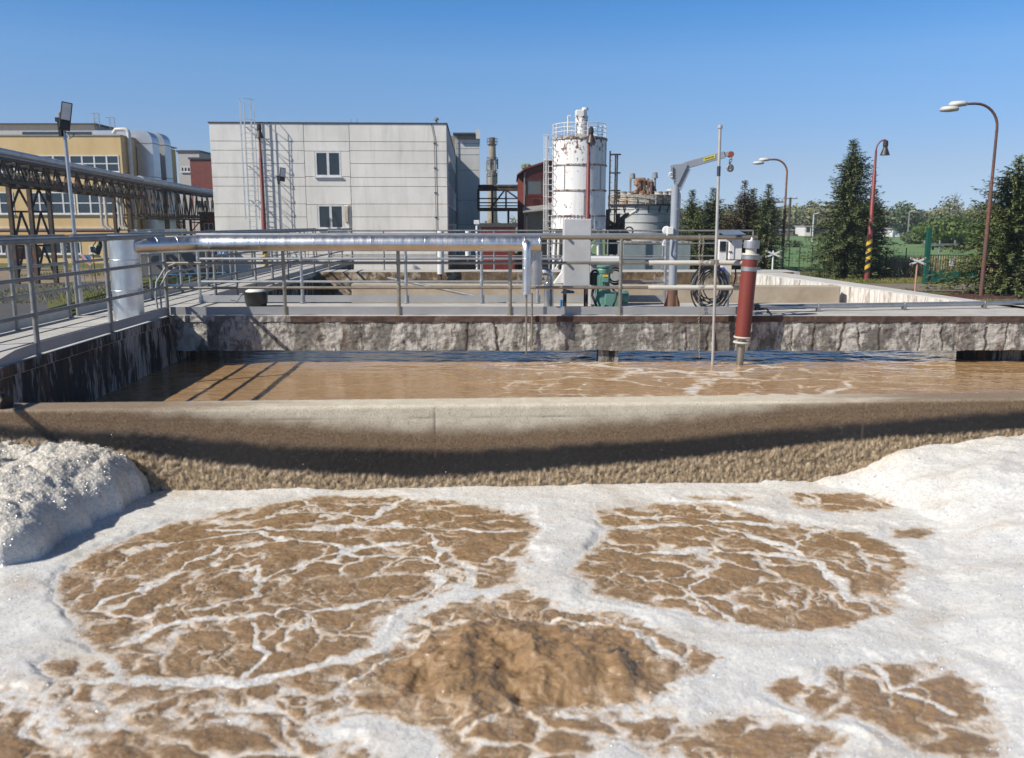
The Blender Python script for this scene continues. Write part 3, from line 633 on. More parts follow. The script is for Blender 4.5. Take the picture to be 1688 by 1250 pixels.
# ---- big insulated pipe
def bend(a, b, c, r, n=7):
    a, b, c = Vector(a), Vector(b), Vector(c); u = (a-b).normalized(); w = (c-b).normalized(); p0 = b+u*r; p1 = b+w*r
    return [p0*(1-t)**2 + b*2*t*(1-t) + p1*t*t for t in np.linspace(0, 1, n)]
rb0 = Q(214, 529, 0); rise = T('insulated_pipe', 'large silver clad pipe rising from walkway and running across above the railing', 'pipe', (rb0.x, rb0.y, 0))
zc = P(500, 402, 12.27).z
g = G(); g.tube([(rb0.x, rb0.y, .004), (rb0.x, rb0.y, .55), (rb0.x, rb0.y, zc+.13)], .196, 36)
for z in (.02, .42, .83): g.ring((rb0.x, rb0.y, z), .197, .006, 36)
g.build('riser', SILVER, rise)
pA = Vector((rb0.x+.12, rb0.y-.02, zc-.02)); pB = Vector((sx(322, 12.27), 12.27, zc)); pC = Vector((sx(889, 12.27), 12.27, zc))
g = G(); g.tube([pA, pA+(pB-pA)*.5] + bend(pA, pB, pC, .18, 5), .108, 32)
for t in (.02, .38, .72): q = pA+(pB-pA)*t; g.ring(q, .109, .006, 32, 0, (pB-pA))
g.build('branch', SILVER, rise)
q0 = bend(pA, pB, pC, .18, 5)[-1]
g = G(); g.tube([q0 + (pC-q0)*t for t in np.linspace(0, 1, 14)], .106, 36)
for t in (.02, .17, .33, .5, .66, .83, .955): g.ring(q0+(pC-q0)*t, .1065, .005, 36, 0, (1,0,0))
g.build('main_run', SILVER, rise)
g = G(); g.lathe([(.108,-.012),(.112,0),(.108,.02),(.03,.024)], pC, 32, 0, False, (1,0,0)); g.build('end_cap', SILVER, rise)
dp = P(868, 405, 12.1)
g = G(); z1 = P(862, 484, 12.1).z
g.tube([(dp.x, 12.22, zc+.0)] + bend((dp.x,12.25,zc), (dp.x, 12.09, zc), (dp.x,12.09,z1), .1, 6) + [(dp.x,12.09,z1)], .058, 24)
for z in (zc-.2, zc-.33): g.ring((dp.x, 12.09, z), .0585, .004, 24)
g.lathe([(.066,-.012),(.066,.012),(.02,.014)], (dp.x, 12.09, z1), 24); g.build('drop_pipe', SILVER, rise)
g = G(); g.tube([(dp.x, 12.09, z1), (dp.x, 12.09, P(863, 585, 12.09).z)], .0135, 10); g.build('sampling_tube', WARM_STEEL, rise)
sv = P(884, 440, 12.33); s = T('sleeved_pipe', 'short dull silver sleeve with thin tube hanging beside the drop of the clad pipe', 'pipe', (sv.x, 12.36, .3))
g = G(); g.tube([(sv.x, 12.36, P(884,470,12.36).z), (sv.x, 12.36, P(884,414,12.36).z)], .085, 24); g.build('sleeve', plain('dull_cladding', (.6,.6,.6), (.45,.45,.46), .38, .9, 6, .2, 30), s)
g = G(); g.tube([(sx(877,12.36), 12.36, .33), (sx(877,12.36), 12.36, P(876,571,12.36).z)], .014, 10); g.build('tube', WARM_STEEL, s)
# ---- vent elbow
v = Q(905, 497, 0); v = T('vent_elbow', 'bright steel vent pipe ending in a curved elbow beside the tall grey box', 'pipe', P(905, 500, 13.6).xy.to_3d())
b = BASE[v.name]; zt = P(905, 448, 13.6).z
g = G(); g.tube([(b.x, 13.6, 0), (b.x, 13.6, zt-.14)] + bend((b.x,13.6,0), (b.x,13.6,zt+.02), (b.x-.25,13.5,zt-.04), .15, 7) , .078, 22); g.ring((b.x,13.6,zt-.17), .08, .007, 22); g.build('elbow', plain('bright_steel', (.7,.7,.71), None, .25, 1, 4), v)
g = G(); g.lathe([(.12,0),(.12,.015),(.09,.02)], (b.x,13.6,0), 22); g.build('flange', STEEL_DULL, v)
# ---- tall grey box
c0, c1 = P(929, 472, 12.95), P(975, 361, 12.95)
s = T('screen_box', 'tall grey sheet metal box standing behind the front railing near the green motor', 'box', ((c0.x+c1.x)/2, 13.1, 0))
PALEG = plain('pale_zinc_sheet', (.60,.61,.62), (.47,.48,.49), .5, .25, 3, .08, 12)
g = G(); g.box(c0.x, 12.95, P(0,434,12.95).z, c1.x, 13.3, P(0,392,12.95).z); g.build('mid_section', PALEG, s, .008)
g = G(); g.box(c0.x-.004, 12.945, P(0,391.5,12.95).z, c1.x+.004, 13.305, c1.z); g.build('head_section', PALEG, s, .012)
g = G(); g.box(c0.x+.002, 12.952, c0.z, c1.x-.01, 13.298, P(0,434.6,12.95).z); g.build('foot_section', PALEG, s, .008)
g = G(); f0 = P(913, 468, 13); g.prism([(f0.x,13.0,f0.z),(c0.x,13.0,f0.z+.01),(c0.x,13.0,f0.z+.26),(c0.x-.01,13.0,f0.z+.27),(c0.x-.02,13.0,f0.z+.17)], (0,.26,0)); g.build('chute', WHITE, s)
for x in (c0.x+.03, c1.x-.05):
    for y in (13.0, 13.26): g = G(); g.box(x-.02, y-.02, .05, x+.02, y+.02, c0.z); g.build('leg', DARK_STEEL, s)
g = G(); g.box(c0.x-.1, 12.9, .004, c1.x+.12, 13.35, .05); g.build('base_plate', RUSTCAP, s)
for dz in (392.5, 434.5):
    zz = P(0,dz,12.95).z
    for x in (c0.x+.05, c1.x-.03): g = G(); g.box(x-.015, 12.9, zz-.01, x+.015, 12.945, zz+.02); g.build('clamp', STEEL_DULL, s)
# white box behind the motor
e0, e1 = P(973, 470, 13.9), P(1023, 424, 13.9)
s = T('equipment_housing', 'low white lidded housing on the slab behind the green gear motor', 'housing', ((e0.x+e1.x)/2, 14.1, 0))
g = G(); g.box(e0.x, 13.92, .02, e1.x, 14.3, P(0,437,13.9).z); g.build('body', SHADED_WHITE, s, .01)
g = G(); g.box(e0.x-.02, 13.88, P(0,437,13.9).z+.004, e1.x+.02, 14.33, e1.z); g.build('lid', WHITE, s, .012)
# ---- green gear motor
mx = P(995, 480, 13.05); s = T('gear_motor', 'turquoise green vertical gear motor with horizontal drive, bolted beside the grey box', 'motor', (mx.x, 13.05, 0))
zb = lambda py: P(0, py, 13.05).z
g = G(); g.lathe([(.11, zb(479)),(.11, zb(476)),(.088, zb(475)),(.088, zb(452)),(.098, zb(450)),(.104, zb(445)),(.092,zb(441.5)),(.06,zb(441))], (mx.x-.01, 13.05, 0), 24)
for k in range(18):
    a = k*math.pi/9; g.bar((mx.x-.01+.094*math.cos(a), 13.05+.094*math.sin(a), zb(474)), (mx.x-.01+.094*math.cos(a), 13.05+.094*math.sin(a), zb(455)), .012, .006)
g.build('motor_body', GREEN, s)
g = G(); g.lathe([(.1, zb(441)),(.115, zb(440.5)),(.115, zb(438)),(.1, zb(437.2))], (mx.x-.01, 13.05, 0), 24); g.build('fan_cover', GREEN, s)
g = G(); g.lathe([(.16,.03),(.16,.07),(.12,.09),(.12,zb(479))], (mx.x-.01,13.05,0), 20); g.box(mx.x+.0, 12.9, .06, mx.x+.26, 13.2, zb(482)); g.build('gearbox', GREEN, s, .02)
g = G(); g.tube([(mx.x+.24, 13.05, zb(490)), (mx.x+.36, 13.05, zb(490)), (mx.x+.38, 13.05, zb(490))], [.1,.1,.06], 20); g.build('drive_end', GREEN, s)
g = G(); g.box(mx.x-.04, 12.93, zb(465), mx.x+.06, 12.97, zb(457)); g.build('terminal_box', GREEN, s, .008)
g = G(); g.box(mx.x-.02, 12.925, zb(456), mx.x+.05, 12.96, zb(452.5)); g.build('name_plate', YELLOW, s)
g = G(); pts = [(mx.x+.11, 12.93, zb(474)), (mx.x+.17, 12.86, zb(482)), (mx.x+.16, 12.84, zb(492)), (mx.x+.1, 12.85, .03)]
g.tube(pts, .014, 8); g.tube([(mx.x-.15,12.95,zb(470)),(mx.x-.19,12.9,zb(485)),(mx.x-.1,12.87,.05),(mx.x-.05,12.86,.03)], .02, 8); g.build('cable', RUBBER, s)
g = G(); g.box(mx.x-.2, 12.86, .004, mx.x+.42, 13.26, .03); g.build('base_plate', DARK_STEEL, s)
g = G(); hb = P(1014,455,13.3); g.ring(hb, .12, .012, 24, 0, (.2,-1,0)); g.ring(hb, .09, .012, 20, 0, (.1,-1,.1)); g.ring(hb+Vector((0,-.05,-.02)), .11, .012, 20, 0, (.3,-1,.1)); g.build('cable_loop', RUBBER, s)
g = G(); kb = P(980,460,13.1); g.cbox(kb, .12, .14, .19, .1); g.ring(kb+Vector((0,-.05,.08)), .05, .02, 14, 0, (0,-1,0)); g.build('brake', BLACK, s, .02)
g = G(); g.cbox(P(1009,447,13.1), .05, .008, .07, .2, 0, Matrix.Rotation(.5, 3, 'Y')); g.build('tag_plate', plain('pale_yellow_tag', (.55,.52,.25)), s)
# ---- blue valve
vb = P(925, 499, 13.2); s = T('valve', 'small blue hand wheel valve low on the slab in front of the grey box', 'valve', (vb.x, 13.2, 0))
g = G(); g.tube([(vb.x,13.2,.0),(vb.x,13.2,.16)], .02, 12); g.lathe([(.04,.0),(.04,.012),(.02,.02)], (vb.x,13.2,0), 14); g.build('stem', BLUEPAINT, s)
g = G(); zw = P(934, 481, 13.2).z; g.tube([(vb.x,13.2,zw-.01),(vb.x+.2,13.2,zw-.01)], .016, 10); g.ring((vb.x+.11,13.2,zw+.01), .075, .011, 20, 0, (.15,0,1)); g.bar((vb.x+.035,13.2,zw+.01),(vb.x+.185,13.2,zw+.01),.012); g.build('hand_wheel', BLUEPAINT, s)
# ---- davit crane
DD = 13.6; dbx = sx(1107.5, DD)
s = T('davit_crane', 'blue grey davit crane with angled jib, rusty foot and hanging pulley', 'crane', (dbx, DD, 0))
DAV = rusty('davit_grey_paint', (.36,.40,.46), (.2,.12,.08), .68, 2.2, .5, .1, (.3,.335,.385)); z = lambda py: P(0, py, DD).z
PX = lambda px, py: P(px, py, DD)
g = G(); g.tube([(dbx, DD, z(471)), (dbx, DD, z(306))], .064, 24)
for py in (345, 386, 418): g.tube([(dbx+.02,DD-.075,z(py)),(dbx+.02,DD-.045,z(py))], .012, 8)
g.build('mast', DAV, s)
g = G(); g.lathe([(.12,.004),(.12,.02),(.095,.03),(.082,z(474)),(.075,z(470))], (dbx,DD,0), 20)
for k in range(4):
    a = k*math.pi/2+.5; g.prism([(dbx+.07*math.cos(a),DD+.07*math.sin(a),.02),(dbx+.16*math.cos(a),DD+.16*math.sin(a),.02),(dbx+.16*math.cos(a),DD+.16*math.sin(a),.06),(dbx+.07*math.cos(a),DD+.07*math.sin(a),.28)], (.008*-math.sin(a),.008*math.cos(a),0))
g.lathe([(.2,.0),(.2,.018)], (dbx,DD,0), 4); g.build('foot', rusty('rusty_foot', (.17,.09,.065), (.1,.05,.03), .5, 4, .75), s)
def cr2(x, y): return PX(1080+x/7.355, 230+y/7.355)
for dy in (-.075, .063):
    g = G(); pl = [cr2(195,312), cr2(372,290), cr2(386,312), cr2(368,345), cr2(268,552), cr2(238,550), cr2(226,490), cr2(200,470)]
    g.prism([(p.x, DD+dy, p.z) for p in pl], (0,.012,0)); g.build('head_plate', DAV, s, .003)
g = G(); g.bar(cr2(275,600), cr2(390,350), .1, .1, up=(0,1,0)); g.build('head_post', DAV, s)
a, b = cr2(345,322), cr2(835,183)
g = G(); g.bar(a, b, .11, .105, up=(0,1,0)); g.bar(b, cr2(905,172)+Vector((0,0,0)), .075, .08, up=(0,1,0)); g.build('jib', DAV, s, .008)
g = G(); t = cr2(912,183); g.tube([(t.x,DD-.05,t.z),(t.x,DD+.05,t.z)], .045, 18); g.build('sheave', rusty('red_sheave', (.3,.08,.05), (.12,.06,.04), .5, 9), s)
q = cr2(910,348); g = G(); g.ring(q, .046, .016, 24, 0, (.25,-1,0)); g.tube([q+Vector((0,-.02,0)), q+Vector((0,.02,0))], .02, 12); g.build('pulley', STEEL_DULL, s)
g = G(); g.bar(q+Vector((-.012,-.035,-.02)), q+Vector((-.004,-.035,.10)), .018, .006); g.bar(q+Vector((-.012,.035,-.02)), q+Vector((-.004,.035,.10)), .018, .006); g.ring(q+Vector((0,0,.11)), .02, .006, 12, 0, (0,1,0)); g.build('pulley_block', STEEL_DULL, s)
g = G(); g.tube([(t.x+.015,DD,t.z-.03),(q.x+.005,DD,q.z+.12)], .004, 6); g.tube([(t.x+.03,DD,t.z-.02),(q.x+.02,DD,q.z+.1)], .003, 6); g.build('rope', STEEL_DULL, s)
la, lb = cr2(572,244), cr2(718,202); up = Vector((0,0,.032))
g = G(); g.add([la-up+Vector((0,-.058,0)), lb-up+Vector((0,-.058,0)), lb+up*.8+Vector((0,-.058,0)), la+up*.7+Vector((.01,-.058,0))], [(0,1,2,3)]); st = g.build('maker_sticker', plain('yellow_sticker', (.78,.72,.14), (.7,.64,.1), .5), s)
g = G(); n = 26; pts = []
for i in range(n):
    f = .12+.76*i/(n-1); pts.append(la+(lb-la)*f + Vector((0,-.0605, .013*math.sin(i*1.9)*(1+.4*math.sin(i*.7)) - .002)))
for p_, q_ in zip(pts, pts[1:]): g.bar(p_, q_, .004, .002)
g.build('script_lettering', plain('sticker_ink', (.12,.1,.05)), st)
w = PX(1101, 380); g = G(); g.ring((w.x-.03, DD-.05, w.z), .055, .015, 22, 0, (0,1,0)); g.lathe([(.05,-.04),(.05,.04)], (w.x-.03,DD-.05,w.z), 20, 0, False, (0,1,0)); g.box(w.x-.03, DD-.11, w.z-.06, dbx-.03, DD+.02, w.z+.05); g.build('winch', WHITE, s, .01)
g = G(); g.bar((w.x-.02,DD-.12,w.z-.05), (w.x-.1,DD-.14,w.z-.22), .025, .02); g.tube([(w.x-.1,DD-.14,w.z-.22),(w.x-.1,DD-.25,w.z-.22)], .015, 8); g.build('crank', WHITE, s)
g = G(); k = cr2(196,430); g.ring(k, .035, .01, 14, 0, (0,1,0)); g.build('hook', WHITE, s)
hb = [cr2(212, 350+i*16) for i in range(9)]
g = G(); [g.ring((p.x-.005, DD-.085, p.z), .012, .004, 8, 0, (0,1,0) if i % 2 else (1,0,0), 5) for i, p in enumerate(hb)]; g.build('chain', DARK_STEEL, s)
# ---- thin mast standing in the channel
tb = P(1174.5, 603, 12.24); tt = P(1187, 211, 12.24)
s = T('sensor_pole', 'very tall thin steel pole standing in channel in front of the hose coil', 'pole', tb)
g = G(); g.tube([tb, tb+(tt-tb)*.5, tt], .0215, 14); g.lathe([(.03,-.01),(.034,.0),(.034,.03),(.015,.045)], tt, 14); g.build('tube', plain('pale_steel_tube', (.62,.6,.57), (.45,.42,.38), .4, .4, 3), s)
m0 = tb+(tt-tb)*.805; m1 = tb+(tt-tb)*.845; g = G(); g.tube([m0, m1], .026, 14); g.build('joint_sleeve', plain('dark_blue_tape', (.05,.06,.11)), s)
g = G(); g.bar(P(1181,432,12.22), P(1181,432,12.22)+Vector((.0,.24,0)), .07, .06); g.build('clamp', WARM_STEEL, s)
# ---- control station
kx = P(1207, 500, 13.05); s = T('control_station', 'white outdoor control boxes under a small sheet roof, with blue sockets, by the red column', 'control box', (kx.x, 13.05, 0))
KP = lambda px, py: P(px, py, 13.05)
def kbox(n, x0, y0, x1, y1, dep, m, bev=.006, front=0):
    a, b = KP(x0, y1), KP(x1, y0); g = G(); g.box(a.x, 12.99-front, a.z, b.x, 12.99+dep, b.z); return g.build(n, m, s, bev)
PALEB = plain('pale_enclosure', (.68,.68,.62), (.6,.6,.54), .4)
kbox('meter_box', 1183, 395, 1197, 431, .14, WHITE); kbox('display', 1184.5, 398, 1195, 414, .005, GLASS, 0, .012)
kbox('main_box', 1198.5, 392, 1221.5, 428, .16, WHITE, .006, .03); kbox('door_panel', 1199.5, 394, 1208, 427, .01, WHITE, .003, .045)
kbox('socket_box', 1188, 429.5, 1205, 453.5, .12, PALEB)
for x in (1184.5, 1189.5):
    a = KP(x, 444); g = G(); g.cbox((a.x, 12.965, a.z), .04, .06, .065); g.lathe([(.018,0),(.018,.01),(.012,.012)], (a.x,12.936,a.z), 10, 0, False, (0,-1,0)); g.build('socket', plain('socket_blue', (.02,.08,.5), None, .4), s, .008)
for x, y, c in ((1201.5,398,(.02,.25,.14)),(1199.3,414.8,(.02,.3,.2)),(1202.3,415,(.35,.03,.03))):
    a = KP(x, y); g = G(); g.lathe([(.012,0),(.012,.012),(.008,.014)], (a.x, 12.945, a.z), 10, 0, False, (0,-1,0)); g.build('push_button', plain('button', c, None, .3), s)
a, b = KP(1189, 387), KP(1224, 386); g = G(); g.prism([(a.x,12.85,a.z-.005),(b.x,12.85,b.z-.005),(b.x,13.3,b.z+.045),(a.x,13.3,a.z+.045)], (0,0,.006)); g.build('roof_sheet', plain('blue_grey_sheet', (.3,.35,.42), None, .35, .5), s)
g = G(); g.tube([(kx.x-.06,13.12,0),(kx.x-.06,13.12,1.12)], .028, 12); g.box(kx.x-.13,13.06,0,kx.x+.02,13.2,.01); g.tube([(kx.x-.2,13.2,0),(kx.x-.07,13.12,.5)], .018, 10); g.build('stand', STEEL, s)
g = G(); a = KP(1212,428); g.tube([a, a+Vector((.02,.0,-.25)), a+Vector((-.03,0,-.5)), a+Vector((-.16,-.03,-.7))], .011, 8); g.tube([a+Vector((-.06,0,0)), a+Vector((-.14,0,-.25)), a+Vector((-.3,0,-.5))], .011, 8); g.build('cable', RUBBER, s)
# ---- hose coil on the railing
hc = P(1167, 474, 12.56); g = G(); rr = random.Random(4)
for k in range(13):
    ox, oz, sx_, sz_ = rr.uniform(-.03,.05), rr.uniform(-.05,.02), rr.uniform(.19,.26), rr.uniform(.22,.32)
    if k > 8: ox += .06; sx_ *= .8; sz_ *= .9; oz -= .05
    oz += .33 - sz_ - .02; n = 40; yy = rr.uniform(-.03,.06); tl = rr.uniform(-.12,.12)
    g.tube([hc + Vector((ox+sx_*math.cos(t)+tl*sz_*math.sin(t)*.5, yy+.03*math.sin(t*2+k), oz+sz_*math.sin(t))) for t in np.linspace(0, 2*math.pi, n)], .0098, 8, 0, True, False)
g.tube([hc+Vector((-.02,0,.3)), hc+Vector((0,-.07,.33)), hc+Vector((.02,.0,.3))], .01, 6)
g.tube([hc+Vector((.12,-.05,-.28)), hc+Vector((.1,-.12,-.5)), hc+Vector((.06,-.2,-1.05)), hc+Vector((.03,-.22,-1.45))], .012, 8)
o = g.build('cable_coil', plain('grey_rubber_cable', (.13,.135,.145), (.08,.085,.09), .5)); tag(o, 'dark grey cable wound in a loose coil hung on the front railing', 'cable')
# ---- chains hanging from the rail
for i, (px, py0, py1, lab) in enumerate([(1153, 388, 592, 'long thin chain hanging from the top rail into the channel beside the cable coil'), (1159, 392, 432, 'short looped chain hanging on the top rail above the cable coil')]):
    a, b = P(px, py0, 12.42), P(px-1, py1, 12.38); n = int((a-b).length/.026); g = G()
    for k in range(n):
        p = a + (b-a)*(k/n) + Vector((.006*math.sin(k*.5), 0, 0)); g.ring(p, .013, .0035, 8, 0, (1,.3,0) if k % 2 else (.2,1,0), 4)
    if i: 
        for k in range(14): t = k/13*math.pi*2; g.ring(P(1157,392,12.47)+Vector((.045*math.cos(t),.05*math.sin(t),.0)), .013, .0035, 8, 0, (math.cos(t),0,1), 4)
    o = g.build('chain', WARM_STEEL); tag(o, lab, 'chain')
# ---- red column probe
cb, ct = P(1219, 603, 12.2), P(1239.5, 399, 12.2); ax = (ct-cb).normalized(); L = (ct-cb).length
s = T('red_probe_column', 'thick red brown pipe column with steel cap and clamps standing in the channel', 'column', cb)
at = lambda t: cb + ax*t
tb_, tt_ = .235*L, .9*L
g = G(); g.tube([at(tb_), at((tb_+tt_)/2), at(tt_)], .108, 32); g.build('sheath', REDPIPE, s)
g = G(); g.tube([at(0), at(.5*tb_), at(tb_)], .05, 20); g.build('lower_pipe', WARM_STEEL, s)
for t in (tb_, tb_-.075): g = G(); g.lathe([(.118,-.012),(.122,-.006),(.122,.006),(.118,.012)], at(t), 28, 0, False, ax); g.build('flange', plain('pale_flange', (.66,.63,.57), (.5,.47,.42), .5), s)
g = G(); g.lathe([(.118,-.01),(.122,.0),(.118,.014),(.075,.016),(.075,.1)], at(tt_), 28, 0, False, ax); g.build('neck', plain('pale_flange_top', (.66,.64,.58), (.5,.48,.43), .5), s)
g = G(); g.lathe([(.10,.085),(.108,.09),(.108,.185),(.102,.195),(.03,.2),(.02,.235)], at(tt_), 28, 0, False, ax); g.build('cap', STEEL, s)
for py in (424, 443.5):
    t = (P(1235, py, 12.2)-cb).length; g = G(); g.lathe([(.112,-.03),(.1125,.03)], at(t), 28, 0, False, ax); g.cbox(at(t)+Vector((.13,-.0,0)), .05, .05, .035); g.tube([at(t)+Vector((0,.1,0)), at(t)+Vector((0,.26,0))], .016, 8); g.build('clamp', STEEL, s)
# ---- black tub
bb = Q(423, 505, .0); s = T('tub', 'round black plastic tub with white cover standing by the rear railing', 'tub', (bb.x, bb.y, 0))
g = G(); g.lathe([(.155,.004),(.16,.01),(.19,.22),(.205,.225),(.205,.24),(.188,.24),(.175,.05)], (bb.x,bb.y,0), 28, 0, True); g.build('body', BLACK, s)
g = G(); g.lathe([(.165,.232),(.16,.25),(.1,.285),(.02,.292)], (bb.x,bb.y,0), 24, 0, True); g.build('cover', WHITE, s)
g = G(); g.tube([(bb.x-.2,bb.y,.22),(bb.x-.3,bb.y-.02,.08),(bb.x-.42,bb.y,.1)], .006, 6); g.build('handle_cord', BLACK, s)
# ---- conduit on the slab
ca, cb2 = Q(1246, 506.5, .07), Q(1760, 498, .07); s = T('conduit', 'galvanised conduit lying along the free end of the slab on small brackets', 'pipe', (ca.x, ca.y, 0))
g = G(); g.tube([ca, ex(ca,cb2,.5), cb2], .036, 14); g.build('tube', STEEL, s)
g = G(); g.tube([ca+Vector((-.03,0,0)), ca+Vector((.05,0,0))], .046, 14); g.build('end_fitting', BLACK, s)
for t in (.19, .46, .72, .98): p = ex(ca,cb2,t); g = G(); g.box(p.x-.02, p.y-.05, 0, p.x+.02, p.y+.05, .07); g.ring(p, .04, .008, 14, 0, (1,0,0)); g.build('bracket', STEEL_DULL, s)
g = G(); g.tube([ca+Vector((.0,-.05,-.03)), ca+Vector((.1,-.2,0)), ca+Vector((.12,-.35,-.06)), ca+Vector((.02,-.5,-.02))], .012, 8); o = g.build('hose_end', RUBBER, s)
# ---- skimmer pole and small things
g = G(); g.tube([P(640, 458.5, 17.2), P(862, 504.5, 14.42)], .026, 10); o = g.build('skimmer_pole', STEEL_DULL); tag(o, 'grey pole leaning diagonally across the second basin behind the railing', 'pole')
for px, y0, y1, w, lab in ((726.5, 411, 452, 11, 'white vertical probe tube hanging over the crusted wall under the clad pipe'), (771.5, 411, 422, 9, 'short white probe tube beside the longer one beyond the second basin')):
    a, b = P(px, y0-30, 23.8), P(px, y1, 23.8); g = G(); r_ = w/2*23.8/F; s = T('probe_tube', lab, 'tube', b)
    g.tube([a, b], r_, 16); g.build('casing', WHITE, s); g = G(); g.tube([b+Vector((0,0,.02)), b-Vector((0,0,.16))], r_*.35, 10); g.build('tip', RUSTPOLE, s)
a = P(786, 383, 25.4); s = T('sensor_post', 'small white sensor box on a short post above the distant railing', 'sensor', (a.x, a.y, 0))
g = G(); g.tube([(a.x,a.y,0),(a.x,a.y,1.3)], .035, 10); g.build('post', WHITE, s); g = G(); g.box(a.x-.08,a.y-.06,1.3,a.x+.08,a.y+.06,1.42); g.build('box', WHITE, s, .01)
g = G(); ww = Q(285, 500, .3); cx, cy = inX(12.25)+.02, 12.25
g.tube([(cx+.16,cy+.15,.76),(cx+.02,cy+.05,.7),(cx-.09,cy-.03,.5),(cx-.11,cy-.05,.3),(cx-.09,cy-.04,.01)], .014, 8); g.tube([(cx+.18,cy+.2,.74),(cx+.02,cy+.1,.62),(cx-.06,cy,.42),(cx-.05,cy-.02,.01)], .013, 8)
o = g.build('corner_cable', plain('grey_cable', (.4,.4,.4))); tag(o, 'pair of grey cables looping down the corner post of the railings', 'cable')
# ================================================================ ground sheets, road, field
def ground_mat(name, a, b, c, sc=.35, bump=.4):
    m = MT(name, .95, 0, .2)
    f = m.noise(sc, 8, .68); d = m.noise(9, 5, .7)
    col = m.ramp(f, (.36, a), (.5, b), (.66, c)); m.col(m.mix(m.ramp(d, (.35, .0), (.7, .55)), col, tuple(x*.5 for x in b)))
    m.bump(d, bump, .05); return m.m
GRASS = ground_mat('dry_grass', (.10,.11,.035), (.13,.125,.045), (.22,.175,.09))
LAWN = ground_mat('lawn', (.09,.115,.035), (.125,.135,.045), (.19,.165,.075))
DIRT = ground_mat('dirt', (.30,.25,.19), (.24,.19,.14), (.34,.29,.23))
ASPH = plain('asphalt', (.085,.087,.09), (.055,.056,.06), .9, 0, 1.4, .4, 120)
FIELD = ground_mat('young_crop', (.125,.225,.09), (.15,.25,.105), (.18,.27,.12), .03, .2)
GRAVEL = ground_mat('gravel_path', (.26,.225,.18), (.2,.17,.14), (.3,.27,.22), 1.2)
def flat(name, pts, z, mat, kind='structure'):
    g = G(); g.add([(p[0],p[1],z) for p in pts], [tuple(range(len(pts)))]); o = g.build(name, mat); return tag(o, kind=kind)
def qs(*pp): return [Q(x, y, GZ) for x, y in pp]
flat('ground', [(-415,-22),(415,-22),(415,415),(-415,415)], GZ, GRASS)
flat('dirt_yard', [(-75,40),(3,38),(3,92),(-75,92)], GZ+.004, DIRT)
flat('grass_verge', qs((-260,446),(175,442),(330,444),(330,432),(-260,432)), GZ+.012, LAWN)
flat('asphalt_road', [(-60,22),(-6.4,4),(-6.4,24)] + qs((190,477),(195,466),(60,468),(-300,474)), GZ+.008, ASPH)
flat('lawn', [(-8.2,17.5),(-6.3,16.5)] + qs((210,498),(205,478),(120,483),(78,500),(80,516)), GZ+.016, LAWN)
flat('lawn', qs((225,470),(480,470),(480,449),(225,452)), GZ+.012, LAWN)
flat('field', [(12,58),(120,57),(420,225),(-60,225)], GZ+.004, FIELD)
flat('gravel_path', [(9,41),(90,37),(90,41.5),(9,46.5)], GZ+.008, GRAVEL)
flat('railway_track_bed', [(9,36.2),(90,33.2),(90,35),(9,38)], GZ+.012, plain('track_ballast', (.17,.14,.12), (.1,.085,.075), .95, 0, 4, .6, 60))
for dy in (.5, 1.35):
    g = G(); g.bar((9, 36.2+dy, GZ+.08), (90, 33.2+dy, GZ+.08), .07, .12); o = g.build('rail', RUSTPOLE); tag(o, kind='structure')
# ================================================================ buildings
def xr(px, D): return P(px, 400, D).x
def zr(py, D, px=844): return P(px, py, D).z
def island_mat(name, c, var=.1, rough=.85, stain=.5):
    m = MT(name, rough); n = m.n.new('ShaderNodeNewGeometry')
    base = m.mix(m.ramp(n.outputs['Random Per Island'], (0, 0.0), (1, 1.0)), tuple(x*(1-var) for x in c), tuple(min(1,x*(1+var*.4)) for x in c))
    st = m.ramp(m.noise(.7, 7, .7, m.vec((1,1,.35))), (.38, tuple(x*(1-stain*.38) for x in c)), (.62, tuple(c)))
    sk = m.ramp(m.noise(2.4, 5, .65, m.vec((1.2,1.2,.10))), (.33, .88), (.5, 1.0)); bl = m.ramp(m.noise(.45, 4, .6), (.35, .93), (.6, 1.0)); m.col(m.mix(1.0, m.mix(1.0, m.mix(.6, base, st), sk, 'MULTIPLY'), bl, 'MULTIPLY')); m.bump(m.noise(14, 5, .65), .12, .01); return m.m
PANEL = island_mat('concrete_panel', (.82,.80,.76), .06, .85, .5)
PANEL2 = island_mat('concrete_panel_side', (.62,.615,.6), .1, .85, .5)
JOINT = plain('dark_joint', (.27,.26,.24), None, .9)
WINF = plain('window_frame_white', (.72,.73,.74), None, .5)
BRED = plain('red_brick_cladding', (.21,.055,.045), (.16,.04,.035), .8, 0, 2)
REDSHEET = plain('red_corrugated_sheet', (.30,.05,.04), (.2,.035,.03), .55, 0, 3)
OCHRE = plain('ochre_render', (.66,.49,.26), (.55,.40,.20), .9, 0, .7, .15, 30, (1,1,.5))
DARKROOF = plain('dark_roof_trim', (.06,.06,.065), None, .7)
